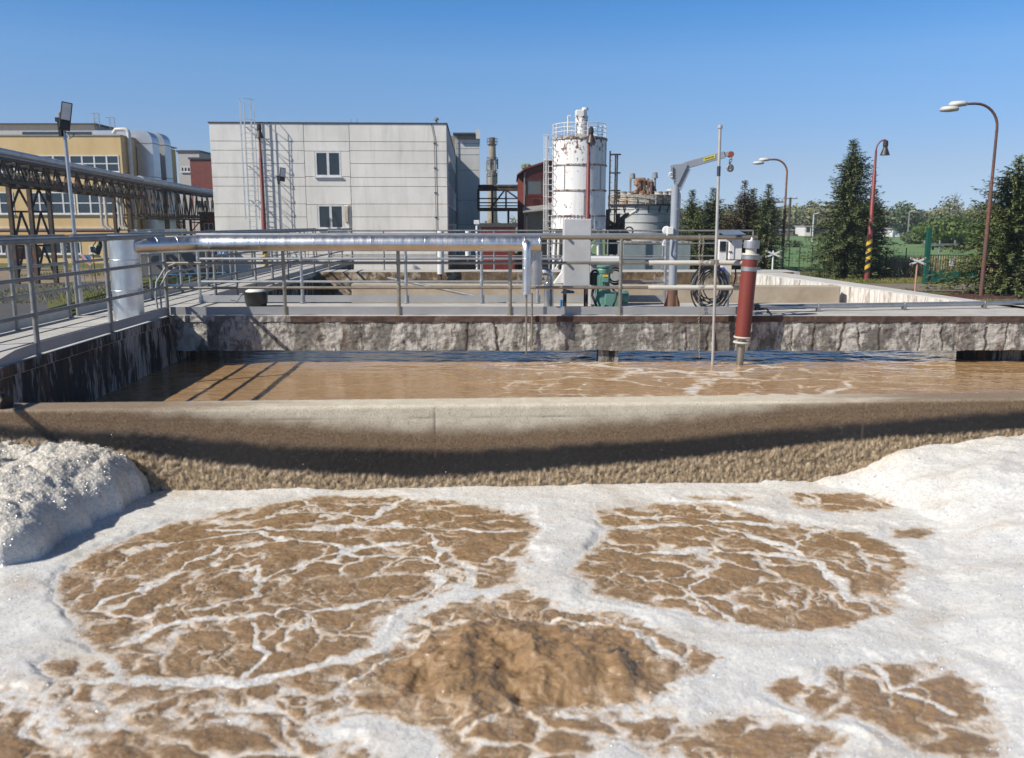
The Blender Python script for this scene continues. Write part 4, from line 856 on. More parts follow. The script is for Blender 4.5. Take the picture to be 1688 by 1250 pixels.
def window(par, x0, z0, x1, z1, y, nx=2, nz=1, fr=.07, face=-1, glass=None, sill=True, name='window', fm=None):
    """window in a wall facing -Y (face=-1) whose outside plane is y."""
    g = G(); f = fr
    g.box(x0,y-.03,z0,x0+f,y+.05,z1); g.box(x1-f,y-.03,z0,x1,y+.05,z1); g.box(x0+f,y-.03,z1-f,x1-f,y+.05,z1); g.box(x0+f,y-.03,z0,x1-f,y+.05,z0+f)
    for i in range(1, nx): x = x0+(x1-x0)*i/nx; g.box(x-f*.7,y-.027,z0+f,x+f*.7,y+.047,z1-f)
    for k in range(1, nz): z = z0+(z1-z0)*k/nz; g.box(x0+f,y-.024,z-f*.5,x1-f,y+.044,z+f*.5)
    w = g.build(name, fm or WINF, par)
    g = G(); g.box(x0+f*.5,y+.01,z0+f*.5,x1-f*.5,y+.03,z1-f*.5); g.build('pane', glass or GLASS, w)
    if sill: g = G(); g.box(x0-.05,y-.14,z0-.07,x1+.05,y-.032,z0-.005); g.build('sill', WINF, w)
    return w
# ---- grey panel building
D0 = 56.0; X0, X1 = P(343.5, 300, D0).x + .35, P(737, 300, D0).x; ZT = zr(203.5, D0); DB = 82.0
s = T('panel_building', 'large pale grey concrete panel building with two front windows and caged roof ladder', 'building', ((X0+X1)/2, D0, GZ))
g = G(); g.box(X0+.02, D0+.09, GZ, X1-.03, DB, ZT-.05); g.build('core', JOINT, s)
rows = [203.5, 233.6, 248.7, 269.9, 292.8, 307.6, 336.6, 358.0, 388, 420, 460]
zs = [zr(v, D0) for v in rows]; zs[-1] = GZ; xj1, xj2 = P(504, 300, D0).x, P(578, 300, D0).x
wx = [P(519.5,270,D0).x, P(562,270,D0).x, P(524,357,D0).x, P(566.5,357,D0).x]
wz = [zr(291.5,D0), zr(249.5,D0), zr(377.5,D0), zr(337.5,D0)]
g = G(); e = .014; rr = random.Random(2)
def pan(xa, xb, za, zb): g.box(xa+e, D0-rr.uniform(0,.008), zb+e, xb-e, D0+.12, za-e)
for za, zb in zip(zs, zs[1:]): pan(X0, xj1, za, zb); pan(xj2, X1, za, zb)
pan(xj1, xj2, zs[0], zs[1]); pan(xj1, xj2, zs[1], wz[1]-.0)
pan(xj1, wx[0], wz[1], wz[0]); pan(wx[1], xj2, wz[1], wz[0]); pan(xj1, xj2, wz[0], zs[5]); pan(xj1, xj2, zs[5], wz[3])
pan(xj1, wx[2], wz[3], wz[2]); pan(wx[3], xj2, wz[3], wz[2]); pan(xj1, xj2, wz[2], zs[8]); pan(xj1, xj2, zs[8], zs[9]); pan(xj1, xj2, zs[9], zs[10])
g.build('front_wall', PANEL, s, .012)
g = G()
ys = np.linspace(D0+.14, DB, 6)
for za, zb in zip(zs, zs[1:]):
    for ya, yb in zip(ys, ys[1:]): g.box(X1-.06, ya+e, zb+e, X1+.0, yb-e, za-e)
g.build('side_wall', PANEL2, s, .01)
for (za, zb) in ((255, 306), (338, 372)):
    f = G(); y0, y1 = D0+1.2, DB-.7; A, B = zr(zb,D0+3), zr(za,D0+3)
    f.box(X1-.01, y0, A, X1+.04, y1, B); w = f.build('window', WINF, s)
    for k in range(4):
        f = G(); f.box(X1+.03, y0+.1+(y1-y0)*k/4, A+.1, X1+.046, y0-.05+(y1-y0)*(k+1)/4, B-.1); f.build('pane', GLASS, w)
for i in (0, 2): window(s, wx[i], wz[i], wx[i+1], wz[i+1], D0+.02, 2, 1, .11)
g = G(); g.box(X0-.05, D0-.05, ZT-.02, X1+.05, D0+.3, ZT+.06); g.box(X1-.25, D0+.3, ZT-.02, X1+.05, DB-.02, ZT+.06); g.box(X0-.05, D0+.3, ZT-.02, X0+.25, DB, ZT+.06); g.build('roof_coping', DARKROOF, s)
# rear block, set back
RX0, RX1 = X1+.02, P(790.5, 300, DB).x + 1.12; RZ = zr(215.5, DB)
g = G(); g.box(X1-.4, DB+.1, GZ, RX1-.02, DB+9, RZ-.4); g.build('core', JOINT, s)
rz = [RZ-.75, zr(236,DB), zr(245,DB), zr(255,DB), zr(275,DB)-.3, zr(330,DB), zr(370,DB), GZ]
g = G()
for za, zb in zip(rz, rz[1:]): g.box(RX0+.0, DB-.004*rr.random(), zb+.02, RX1, DB+.1, za-.02)
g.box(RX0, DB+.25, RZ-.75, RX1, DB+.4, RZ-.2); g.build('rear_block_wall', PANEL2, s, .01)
g = G(); g.box(X1-.2, DB-.55, RZ-.35, RX1-.35, DB+9, RZ-.2); g.build('rear_roof', DARKROOF, s)
g = G(); g.box(RX1-.32, DB-.6, RZ-.75, RX1+.05, DB+9, RZ+.1); g.build('gable_parapet', PANEL2, s)
g = G(); g.tube([(X1+.12, DB-.12, GZ), (X1+.12, DB-.12, RZ-.4)], .05, 8); g.build('downpipe', STEEL_DULL, s)
# ladder with cage on the front
lx0, lx1 = P(414, 300, D0).x, P(425, 300, D0).x; LY = D0-.85; LT = zr(168, D0)
lad = T('caged_ladder', 'pale blue grey caged ladder fixed to front of the panel building, rising above roof', 'ladder', (lx0, LY, GZ))
LADM = plain('ladder_paint', (.52,.58,.63), (.4,.45,.5), .5, .3)
for x in (lx0, lx1):
    g = G(); g.bar((x, LY+.12, GZ+1.8), (x, LY+.12, LT-.0), .07, .05); g.build('rail', LADM, lad)
z = GZ+2
while z < ZT+.2: g = G(); g.tube([(lx0, LY+.12, z), (lx1, LY+.12, z)], .016, 6); g.build('rung', LADM, lad); z += .32
cx = (lx0+lx1)/2; rc = .42; hz = list(np.linspace(GZ+3.4, ZT+.1, 8)) + [LT]
for z in hz:
    pts = [(cx+rc*math.cos(a), LY+.1-rc*.0-(.72*abs(math.sin(a))), z) for a in np.linspace(0, math.pi, 13)]
    g = G()
    for p, q in zip(pts, pts[1:]): g.bar(p, q, .045, .012)
    g.build('cage_hoop', LADM, lad)
for a in (.02, .7, 1.57, 2.45, 3.12):
    p = (cx+rc*math.cos(a), LY+.1-.72*math.sin(a)); g = G(); g.bar((p[0],p[1],GZ+3.4), (p[0],p[1],LT), .045, .014); g.build('cage_strip', LADM, lad)
for z in (GZ+2.5, GZ+4.6, GZ+6.7, ZT-.3):
    for x in (lx0, lx1): g = G(); g.bar((x, LY+.12, z), (x, D0-.18, z), .05, .05); g.build('wall_bracket', LADM, lad)
g = G(); x = P(716, 300, D0).x; pts = [(x-.15,D0-.06,ZT),(x+.02,D0-.06,ZT-.9),(x+.08,D0-.06,GZ+1)]; g.tube(pts, .018, 6); [g.box(x-.04,D0-.08,z,x+.12,D0-.0,z+.05) for z in np.linspace(GZ+2, ZT-1.2, 5)]; g.build('lightning_conductor', DARK_STEEL, s)
g = G(); x = P(718, 200, D0).x; g.lathe([(.08,0),(.08,.3),(.16,.32),(.16,.42),(.05,.48)], (x, D0+.6, ZT-.02), 12); g.build('roof_vent', STEEL_DULL, s)
for px in (577, 587): g = G(); x = P(px,200,D0).x; g.tube([(x,D0+.4,ZT),(x,D0+.4,ZT+.32)], .018, 5); g.build('lightning_rod', STEEL_DULL, s)
g = G(); x = P(571,357,D0).x; g.bar((x,D0-.08,zr(340,D0)),(x,D0-.08,zr(366,D0)),.22,.1); g.tube([(x+.14,D0-.06,zr(337,D0)),(x+.14,D0-.06,GZ+2)], .03, 6); g.build('cable_duct', plain('cream_duct', (.62,.55,.42)), s)
s.rotation_euler = (0, 0, R(2.45))
# ---- yellow building with its roof block, windows and ducts
D1 = 70.0; YX = P(204, 300, D1).x; YZ = zr(224.5, D1); YB = 79.5
s = T('yellow_building', 'ochre rendered factory building with window bands, beyond the pipe bridge', 'building', (YX-8, D1, GZ))
g = G(); g.box(YX-30, D1, GZ, YX, YB, YZ); g.box(YX-30, YB, GZ, YX-.1, YB+2, YZ-.1); g.build('wall', OCHRE, s)
g = G(); g.box(YX-30, D1-.06, YZ+.002, YX+.06, D1+.35, YZ+.1); g.box(YX-.35, D1+.36, YZ+.002, YX+.06, YB+2, YZ+.1); g.build('coping', plain('coping_grey', (.28,.26,.23)), s)
def ywin(px0, py0, px1, py1, nx, nz=2): window(s, P(px0,300,D1).x, zr(py1,D1), P(px1,300,D1).x, zr(py0,D1), D1-.012, nx, nz, .085, sill=True, glass=YGL)
YGL = plain('tinted_glass', (.02,.035,.05), (.015,.03,.04), .06, 0, 1, 0, 60, (1,1,1), .8)
ywin(-62, 256, 113, 284, 8); ywin(118, 256, 199, 284, 4)
ywin(-120, 317, 19.5, 353, 6); ywin(43, 317, 121, 353, 4); ywin(124, 317, 191, 353, 3); ywin(60, 398, 92, 419, 1, 1); ywin(94, 398, 124, 419, 2, 1); ywin(138, 405, 150, 418, 1, 1); ywin(-30, 398, 12, 419, 2, 1)
g = G(); g.box(YX-30, D1-.1, zr(377,D1), P(205,300,D1).x, D1-.0, zr(375,D1)); g.build('string_course', plain('course_white', (.7,.68,.62)), s)
g = G(); g.tube([(YX-30,D1-.35,zr(380,D1)),(P(190,300,D1).x,D1-.35,zr(380,D1))], .14, 10); g.build('wall_pipe', RUSTPOLE, s)
D2 = 82.0; bx = P(156, 215, D2).x
g = G(); g.box(YX-36, D2, YZ-.4, bx, D2+12, zr(205.5,D2)); g.build('roof_block', plain('roof_block_grey', (.42,.44,.47), (.34,.36,.39), .8), s)
g = G(); g.box(YX-36.1, D2-.3, zr(205.5,D2)+.002, bx+.3, D2+12, zr(203.8,D2)); g.build('roof_slab', DARKROOF, s)
g = G(); g.box(P(37,220,D2).x, D2-.02, zr(223.5,D2), P(151,220,D2).x, D2+.02, zr(217.5,D2)); g.build('clerestory_glass', YGL, s)
g = G(); g.box(bx, D2+.5, zr(206,D2)-2, P(190,220,D2).x, D2+8, zr(214,D2)); g.build('roof_shed', plain('dark_shed', (.12,.12,.11)), s)
for px, top in ((160, 187), (185, 194)):
    g = G(); x = P(px,220,D2).x
    for dx in (-.15,.3): g.bar((x+dx,D2,zr(212,D2)),(x+dx,D2,zr(top,D2)),.05,.05)
    for k in range(4): g.bar((x-.15,D2,zr(top+4+k*5,D2)),(x+.3,D2,zr(top+4+k*5,D2)),.03,.03)
    g.bar((x-.5,D2,zr(top,D2)),(x+.3,D2,zr(top,D2)),.05,.05); g.build('roof_ladder', STEEL_DULL, s)
# ducts on the gable
DUCT = plain('duct_sheet', (.62,.64,.67), (.5,.52,.56), .35, .6, .8, .1, 8)
def duct(lab, xa, xb, ya, yb, zt, r):
    o = T('ventilation_duct', lab, 'duct', (xa, ya, GZ)); g = G()
    prof = [(xa-3.4, zt), (xb-r, zt)] + [(xb-r+r*math.sin(t), zt-r+r*math.cos(t)) for t in np.linspace(.25,1.57,5)] + [(xb, GZ), (xa, GZ), (xa, zt-(xb-xa)), (xa-3.4, zt-(xb-xa))]
    g.prism([(x, ya, z) for x, z in prof], (0, yb-ya, 0)); b = g.build('shell', DUCT, o)
    for z in np.linspace(GZ+1.5, zt-r-.2, 4): g = G(); g.box(xa-.03, ya-.03, z-.03, xb+.03, yb+.03, z+.03); g.build('flange', STEEL_DULL, o)
xa = YX+.12
duct('wide silver ventilation duct bending down the gable of the ochre building, nearer of two', xa, xa+1.3, 72.6, 74.0, zr(216,73), .8)
duct('wide silver ventilation duct bending down the gable of the ochre building, farther of two', xa, xa+1.35, 75.0, 76.4, zr(219,75.5), .85)
o = T('vent_pipe', 'thin pale gooseneck vent pipe on the corner of the ochre building', 'pipe', (YX+.25, 71, GZ))
zt = zr(213.5, 71); g = G(); g.tube([(YX+.25,71,GZ)] + bend((YX+.25,71,GZ),(YX+.25,71,zt),(YX-.9,71,zt),.4) + [(YX-.75,71,zt-.02),(YX-.95,71,zt-.3)], .16, 12); g.build('tube', plain('pale_vent', (.66,.66,.66), None, .5), o)
g = G(); [g.box(YX-.01,70.9,z,YX+.4,71.1,z+.08) for z in (1,3,5)]; g.build('brackets', STEEL_DULL, o)
o = T('vent_pipe', 'black vent pipe with bent top beyond the silver ducts', 'pipe', (xa+.45, 78, GZ))
zt = zr(230, 78); g = G(); g.tube([(xa+.45,78,GZ)] + bend((xa+.45,78,GZ),(xa+.45,78,zt),(xa-1,78,zt),.5) + [(xa-1.2,78,zt)], .22, 12); g.build('tube', plain('black_pipe', (.035,.035,.04), None, .5), o)
g = G(); [g.box(xa+.0,77.75,z,xa+.72,78.25,z+.1) for z in (2,5)]; g.build('brackets', STEEL_DULL, o)
# ---- blocks far behind on that side
def block(name, lab, px0, py0, px1, D, mat, dep=10, trim=True):
    x0, x1, z1 = P(px0,300,D).x, P(px1,300,D).x, zr(py0, D)
    o = T(name, lab, 'building', ((x0+x1)/2, D, GZ)); g = G(); g.box(x0, D, GZ, x1, D+dep, z1); g.build('wall', mat, o)
    if trim: g = G(); g.box(x0-.15, D-.15, z1+.002, x1+.15, D+dep, z1+.25); g.build('roof_edge', DARKROOF, o)
    return o, x0, x1, z1
fo, x0, x1, z1 = block('office_block', 'far pale grey block with small windows behind the brick hall', 296, 251, 331, 122, plain('far_grey_render', (.5,.5,.49), (.42,.42,.41), .9))
window(fo, x0+.3, zr(284,122), x1-.4, zr(275,122), 121.97, 5, 1, .12)
bo, x0, x1, z1 = block('brick_hall', 'dark red brick hall partly hidden behind the panel building', 315, 263, 372, 112, BRED)
g = G(); g.box(x0+.2, 111.9, GZ+.01, x1, 111.99, zr(322,112)); g.build('pale_base', plain('pale_base', (.6,.58,.55), (.4,.38,.36)), bo)
for k in range(5): window(bo, x0+.6+k*.85, zr(344,112), x0+1.2+k*.85, zr(330,112), 111.88, 1, 1, .08, sill=False)
so, x0, x1, z1 = block('brick_shed', 'low red shed under the pipe bridge next to the panel building', 325, 354, 372, 84, BRED, 6)
window(so, x0+.4, zr(380,84), x0+1.3, zr(368,84), 83.98, 2, 1, .07)
# ================================================================ pipe bridge
BR = DARK_STEEL
DULLSILVER = plain('dull_silver_lagging', (.62,.63,.65), (.45,.46,.48), .5, .35, 1.5, .1, 20)
s = T('pipe_bridge', 'rusty steel truss bridge with silver topped pipe running from the ochre building to panel building', 'pipe bridge', (-24, 44, GZ))
pA2 = P(219, 291, 63); pA1 = pA2 + (P(-60, 243, 36.5) - pA2)*1.55; pB1, pB2 = pA2.copy(), P(352, 315.5, 92)
hA = .95; hB = 2.35
pA1.z = pA2.z = pB2.z = pB1.z = pA2.z - .12
def truss(a, b, h, w, n, dz=.45):
    d = (b-a); u = d.normalized(); sd_ = Vector((-u.y, u.x, 0)); top = Vector((0,0,-dz)); bot = Vector((0,0,-dz-h)); out = []
    for sgn in (-.5, .5):
        o = sd_*w*sgn; g = G(); g.bar(a+o+top, b+o+top, .13, .13); g.bar(a+o+bot, b+o+bot, .12, .12)
        for i in range(n+1):
            p = a + d*(i/n) + o; g.bar(p+top, p+bot, .07, .07)
            if i < n:
                q = a + d*((i+1)/n) + o; m_ = (p+q)/2; g.bar(p+top, m_+bot, .065, .065); g.bar(m_+bot, q+top, .065, .065)
        out.append(g.build('truss', BR, s))
    for i in range(n+1):
        p = a + d*(i/n)
        for e_ in (top, bot): g = G(); g.bar(p+e_-sd_*w/2, p+e_+sd_*w/2, .09, .09); g.build('cross_member', BR, s)
    g = G()
    for k, (off, r_, zz) in enumerate(((-.3,.13,-.2),(0,.1,-.25),(.3,.12,-.22))):
        g.tube([a+sd_*w*off+bot+Vector((0,0,.25)), b+sd_*w*off+bot+Vector((0,0,.25))], r_, 8)
    g.build('pipes', rusty('old_pipe', (.12,.115,.11), (.12,.06,.035), .55, 2, .7), s)
truss(pA1, pA2, hA, 1.5, 25); truss(pB1, pB2, hB, 1.5, 12)
for a, b, r_ in ((pA1, pA2, .17), (pB1, pB2, .26)):
    g = G(); g.tube([a+Vector((.5,0,-.1)), b+Vector((.5,0,-.1))], r_, 18)
    L = (b-a).length
    for k in range(int(L/2.4)): g.ring(a+(b-a)*(k*2.4/L)+Vector((.5,0,-.1)), r_+.005, .012, 16, 0, b-a, 5)
    g.build('silver_pipe', DULLSILVER, s)
    g = G(); g.bar(a+Vector((.5,0,-.36)), b+Vector((.5,0,-.36)), .7, .05); g.build('roof_sheet', plain('corrugated_grey', (.3,.31,.33), (.2,.2,.21), .6, .3), s)
g = G(); e1 = pB2+Vector((.5,0,-.1)); g.tube([e1+(pB1-pB2).normalized()*4, e1, e1+Vector((2.6,1.2,1.4))], .27, 16); g.build('silver_pipe', DULLSILVER, s)
def bent(c, u, w, n=2, xb=3):
    sd_ = Vector((-u.y,u.x,0)); cols = [c+sd_*w*t for t in np.linspace(-.5,.5,n)]; zt = c.z
    for p in cols: g = G(); g.bar((p.x,p.y,GZ), (p.x,p.y,zt), .2, .2); g.build('column', BR, s)
    g = G(); hs = np.linspace(GZ+.4, zt-.2, xb+1)
    for a, b in zip(cols, cols[1:]):
        for z in hs: g.bar((a.x,a.y,z),(b.x,b.y,z), .1, .1)
        for z0, z1 in zip(hs, hs[1:]): m_ = (a+b)/2; g.bar((a.x,a.y,z0),(m_.x,m_.y,z1),.1,.1); g.bar((b.x,b.y,z0),(m_.x,m_.y,z1),.1,.1)
    g.build('bracing', BR, s)
uA = (pA2-pA1).normalized()
for (pxs, D) in (((27, 60, 91), 45.5), ((196, 221), 61.5)):
    cols = [P(p, 440, D + i*.35) for i, p in enumerate(pxs)]; zt = pA1.z-.45-hA
    for p in cols: g = G(); g.bar((p.x,p.y,GZ), (p.x,p.y,zt+(hA+.4)), .2, .2); g.build('column', BR, s)
    g = G(); hs = [GZ+.25, GZ+2.0, GZ+3.75, zt]
    for a, b in zip(cols, cols[1:]):
        for z in hs: g.bar((a.x,a.y,z),(b.x,b.y,z), .1, .1)
        for z0, z1 in zip(hs, hs[1:]): m_ = (a+b)/2; g.bar((a.x,a.y,z0),(m_.x,m_.y,z1-.05),.11,.11); g.bar((b.x,b.y,z0),(m_.x,m_.y,z1-.05),.11,.11)
    g.build('bracing', BR, s)
bent(P(290, 400, 78).xy.to_3d() + Vector((0,0,pB1.z-.5-hB)), (pB2-pB1).normalized(), 1.6); bent(P(330, 400, 87).xy.to_3d() + Vector((0,0,pB1.z-.5-hB)), (pB2-pB1).normalized(), 1.6)
for px in (166, 174, 195, 200):
    g = G(); x = P(px,340,60).x; g.tube([(x,60,zr(306,60)),(x,60,zr(372,60)),(x+.3,60,zr(378,60))], .1, 10); g.build('drop_pipe', plain('pale_lagging', (.55,.54,.52), (.4,.39,.37), .6), s)
# second bridge between the panel building and the red hall
s = T('pipe_bridge', 'short dark steel bridge spanning the gap between panel building and the red hall', 'pipe bridge', P(823, 400, 72).xy.to_3d() + Vector((0,0,GZ)))
xa, xb = P(788,330,72).x, P(857,330,72).x; z0, z1, z2 = zr(346,72), zr(312,72), zr(334,72)
for y in (72, 73.6):
    g = G()
    for z in (z0, z1): g.bar((xa,y,z),(xb,y,z),.16,.2)
    for z in (z2, z2-.25, (z2+z1)/2-.2): g.bar((xa,y,z),(xb,y,z),.06,.06)
    for x in np.linspace(xa, xb, 4): g.bar((x,y,z0),(x,y,z1),.14,.14)
    m_ = (xa+xb)/2; g.bar((m_-.8,y,z0),(m_+.5,y,z1),.09,.09); g.bar((m_+.5,y,z1),(xb,y,(z0+z1)/2),.09,.09)
    g.build('truss', BR, s)
g = G(); g.box(xa,72,z0+.12,xb,73.6,z0+.17); g.build('deck', BR, s)
g = G(); [g.tube([(xa,72.4+k*.4,z1+.25),(xb,72.4+k*.4,z1+.25)], .13, 8) for k in range(3)]; g.build('pipes', BR, s)
for px in (812, 838): g = G(); x = P(px,360,72.5).x; g.bar((x,72.5,GZ),(x,72.5,z0),.18,.18); g.build('column', BR, s)
# ---- low red shed, red hall
so, x0, x1, z1 = block('red_shed', 'small red corrugated shed with a flat roof in front of the dark bridge', 791, 374.5, 849, 56.5, REDSHEET, 3)
g = G(); n = int((x1-x0)/.09)
for i in range(n): g.box(x0+i*.09, 56.46, GZ+.1, x0+i*.09+.045, 56.498, z1-.05)
g.build('ribs', REDSHEET, so)
D3 = 61.0; xl, xm, xr_ = P(853.5,330,D3+5).x, P(866,330,D3).x, P(935,330,D3).x; zl, zm, zt = zr(291,D3), zr(281,D3), zr(258,D3)
s = T('red_hall', 'dark red sheet clad hall with mono pitch roof standing behind white silo', 'building', ((xm+xr_)/2, D3, GZ))
g = G(); g.prism([(xm,D3,GZ),(xr_,D3,GZ),(xr_,D3,zt),(xm,D3,zm)], (0,13,0)); g.build('wall', plain('beige_hall_wall', (.36,.32,.26), (.28,.25,.2), .9), s)
g = G(); g.prism([(xm-.02,D3-.05,zr(322,D3)),(xr_,D3-.05,zr(322,D3)),(xr_,D3-.05,zr(347,D3)),(xm-.02,D3-.05,zr(347,D3))], (0,.045,0)); g.prism([(xm-.02,D3-.05,zm),(xr_,D3-.05,zt),(xr_,D3-.05,zr(295,D3)),(xm-.02,D3-.05,zr(295,D3))], (0,.045,0))
n = 30
for i in range(n): x = xm+(xr_-xm)*i/n; g.bar((x,D3-.07,zr(347,D3)),(x,D3-.07,zr(322,D3)),.04,.03); g.bar((x,D3-.07,zr(295,D3)),(x,D3-.07,zm+(zt-zm)*i/n-.1),.04,.03)
g.build('red_cladding', RED, s)
g = G(); g.prism([(xm-.0,D3+.1,GZ),(xl,D3+.6,GZ),(xl,D3+.6,zl-.05),(xm,D3+.1,zm-.05)], (0,8,0)); g.build('side_wall', RED, s)
g = G(); g.prism([(xl-.1,D3-.3,zl+.02),(xm,D3-.3,zm+.05),(xr_,D3-.3,zt+.05),(xr_,D3-.3,zt+.17),(xm,D3-.3,zm+.17),(xl-.1,D3-.3,zl+.12)], (0,10,0)); g.build('roof', plain('red_roof_edge', (.17,.035,.03), None, .6), s)
window(s, xm+.05, zr(321.5,D3), P(893,300,D3).x, zr(296,D3), D3-.02, 1, 1, .06, sill=False, fm=RED, glass=plain('dull_glass', (.10,.12,.13), (.07,.085,.09), .25, 0, .6))
window(s, P(897,300,D3).x, zr(321.5,D3), xr_-.3, zr(296,D3), D3-.02, 2, 1, .06, sill=False, fm=RED)
window(s, P(875,300,D3).x, zr(344,D3), P(894,300,D3).x, zr(327,D3), D3-.06, 1, 1, .06, sill=False, fm=RED)
window(s, P(899,300,D3).x, zr(344,D3), xr_-.5, zr(327,D3), D3-.06, 2, 1, .06, sill=False, fm=RED)
g = G(); g.prism([(P(862,350,D3-2).x,D3-2.2,zr(351,D3-2)),(P(918,350,D3-2).x,D3-2.2,zr(345,D3-2)),(P(918,350,D3-2).x,D3,zr(344,D3-2)+.3),(P(862,350,D3-2).x,D3,zr(350,D3-2)+.3)], (0,0,.08)); g.build('canopy', plain('canopy_grey', (.3,.3,.3), None, .6), s)
g = G(); x = P(868,360,D3-2).x; g.bar((x,D3-2,GZ),(x,D3-2,zr(351,D3-2)),.14,.14); g.build('canopy_post', DARK_STEEL, s)
for px in (864.5, 870): g = G(); g.lathe([(.16,0),(.16,.5),(.24,.52),(.24,.75),(.1,.85)], (P(px,280,D3+3).x, D3+3, zm-.2), 12); g.build('roof_cowl', plain('cowl_green', (.2,.24,.17)), s)
g = G(); x = P(864.5,330,D3).x; g.tube([(x,D3-.1,GZ),(x,D3-.1,zm-.1)], .05, 8); g.build('downpipe', STEEL_DULL, s)
# ---- chimney
D4 = 150.0; cx = P(811.5,300,D4).x; z0, z1 = GZ, zr(227, D4); rk = D4/F
s = T('chimney', 'tall weathered brick chimney with railed platforms and radio antennas', 'chimney', (cx, D4, GZ))
CHM = rusty('chimney_brick', (.34,.29,.24), (.2,.13,.09), .56, .35, .9, 0, (.28,.235,.19), (1,1,.4))
g = G(); g.lathe([(9.5*rk,0),(7.4*rk,zr(330,D4)-GZ),(5.6*rk,zr(240,D4)-GZ)], (cx,D4,GZ), 20, 0, True); g.build('shaft', CHM, s)
g = G(); g.lathe([(5.7*rk,zr(240,D4)-GZ),(4.7*rk,zr(239,D4)-GZ),(4.7*rk,z1-GZ),(3.8*rk,z1-GZ),(3.8*rk,z1-GZ-.6)], (cx,D4,GZ), 20); g.build('crown', plain('dark_brick_crown', (.2,.12,.08), (.12,.075,.05), .9), s)
for py in (239, 270, 291):
    g = G(); z = zr(py,D4); r_ = 8.3*rk; g.ring((cx,D4,z), r_*.8, .1, 18, 0, (0,0,1), 4)
    for zz in (.5, 1.0): g.ring((cx,D4,z+zz), r_, .035, 18, 0, (0,0,1), 4)
    for k in range(9): a = k*math.pi*2/9; g.bar((cx+r_*math.cos(a),D4+r_*math.sin(a),z),(cx+r_*math.cos(a),D4+r_*math.sin(a),z+1),.05,.05)
    g.build('platform', DARK_STEEL, s)
for a, py in ((.2,262),(1.1,268),(2.0,264),(3.3,266),(4.2,260),(5.2,265),(.6,286),(2.9,287),(4.6,285)):
    g = G(); p = Vector((cx+8.6*rk*math.cos(a), D4+8.6*rk*math.sin(a), zr(py,D4))); g.bar(p, p+Vector((0,0,-1.7)), .26, .14); g.bar(p+Vector((0,0,-.5)), p+Vector((-.4*math.cos(a),-.4*math.sin(a),-.5)), .06, .06); g.build('antenna', plain('antenna_grey', (.3,.31,.32)), s)
# ---- white silo
D5 = 50.0; cx, rs = P(957.7,300,D5).x, 44.4*D5/F; CY = D5+rs
Z5 = lambda py: zr(py, CY)
def rust_white():
    m = MT('rusting_white_paint', .5); z = m.sep()[2]
    f = m.noise(5.0, 9, .72, m.vec((1,1,.6))); e_ = None
    zone = m.ramp(m.math('MULTIPLY', m.math('SUBTRACT', z, float(Z5(275))), 1/float(Z5(230)-Z5(275))), (.05, .0), (.5, .075), (.95, .11), (1.0, .085))
    lo = m.ramp(m.math('MULTIPLY', m.math('SUBTRACT', z, GZ), 1/float(Z5(230)-GZ)), (.3, .02), (.45, 0.0))
    t = m.math('ADD', f, m.math('ADD', zone, lo))
    msk = m.ramp(t, (.605, 0.0), (.64, 1.0))
    rc = m.ramp(m.noise(17, 5), (.3, (.07,.03,.018)), (.7, (.24,.12,.07)))
    st = m.ramp(m.noise(2.2, 5, .6, m.vec((2.5,2.5,.12))), (.3, (.70,.68,.65)), (.5, (.82,.82,.82)))
    m.col(m.mix(msk, st, rc)); m.bump(m.noise(2.0, 3), .08, .03); return m.m
RWHITE = rust_white()
s = T('silo', 'tall white riveted silo with peeling rust, roof railing and caged ladder', 'silo', (cx, CY, GZ))
g = G(); zb_, zt_ = Z5(357), Z5(231); g.lathe([(rs,zb_),(rs,zt_)], (cx,CY,0), 48, 0, True); g.build('shell', RWHITE, s)
g = G(); g.lathe([(rs+.04,zt_),(rs+.04,zt_+.07),(rs*.55,zt_+.24),(.3,zt_+.3)], (cx,CY,0), 48); g.build('roof', rusty('rusty_roof', (.5,.48,.44), (.16,.09,.06), .5, 3), s)
BANDM = rusty('rusty_band', (.55,.54,.52), (.13,.055,.03), .47, 6)
for py in (231.5, 274, 315.2, 356.5):
    g = G(); z = Z5(py); g.lathe([(rs,-.05),(rs+.045,-.045),(rs+.045,.045),(rs,.05)], (cx,CY,z), 48)
    for k in range(60): a = k*math.pi/30; g.cbox((cx+(rs+.05)*math.cos(a),CY+(rs+.05)*math.sin(a),z), .04,.04,.05,a)
    g.build('flange_band', BANDM, s)
SEAMG = plain('seam_grey', (.42,.4,.38))
for a, p0, p1 in ((-1.3,231,274),(-2.2,274,315),(-.75,274,315),(-1.45,315,356),(-.3,231,274)):
    g = G(); x, y = cx+(rs+.005)*math.cos(a), CY+(rs+.005)*math.sin(a); g.bar((x,y,Z5(p0)),(x,y,Z5(p1)),.06,.02)
    for k in range(14): z = Z5(p0)+(Z5(p1)-Z5(p0))*(k+.5)/14; g.cbox((x,y-.02,z),.035,.03,.035)
    g.build('seam', SEAMG, s)
g = G(); g.lathe([(rs-.05,Z5(378)),(rs+.05,Z5(377)),(rs-.02,Z5(357.5))], (cx,CY,0), 48)
for k in range(48): a = k*math.pi/24; x, y = cx+(rs+.02)*math.cos(a), CY+(rs+.02)*math.sin(a); g.bar((x,y,Z5(377)),(x,y,Z5(358.5)),.05,.05)
g.build('skirt', RWHITE, s)
g = G(); g.lathe([(.3,Z5(412)),(rs*.98,Z5(379))], (cx,CY,0), 36, 0, True); g.build('hopper', plain('grey_hopper', (.4,.42,.43), (.3,.31,.32), .5), s)
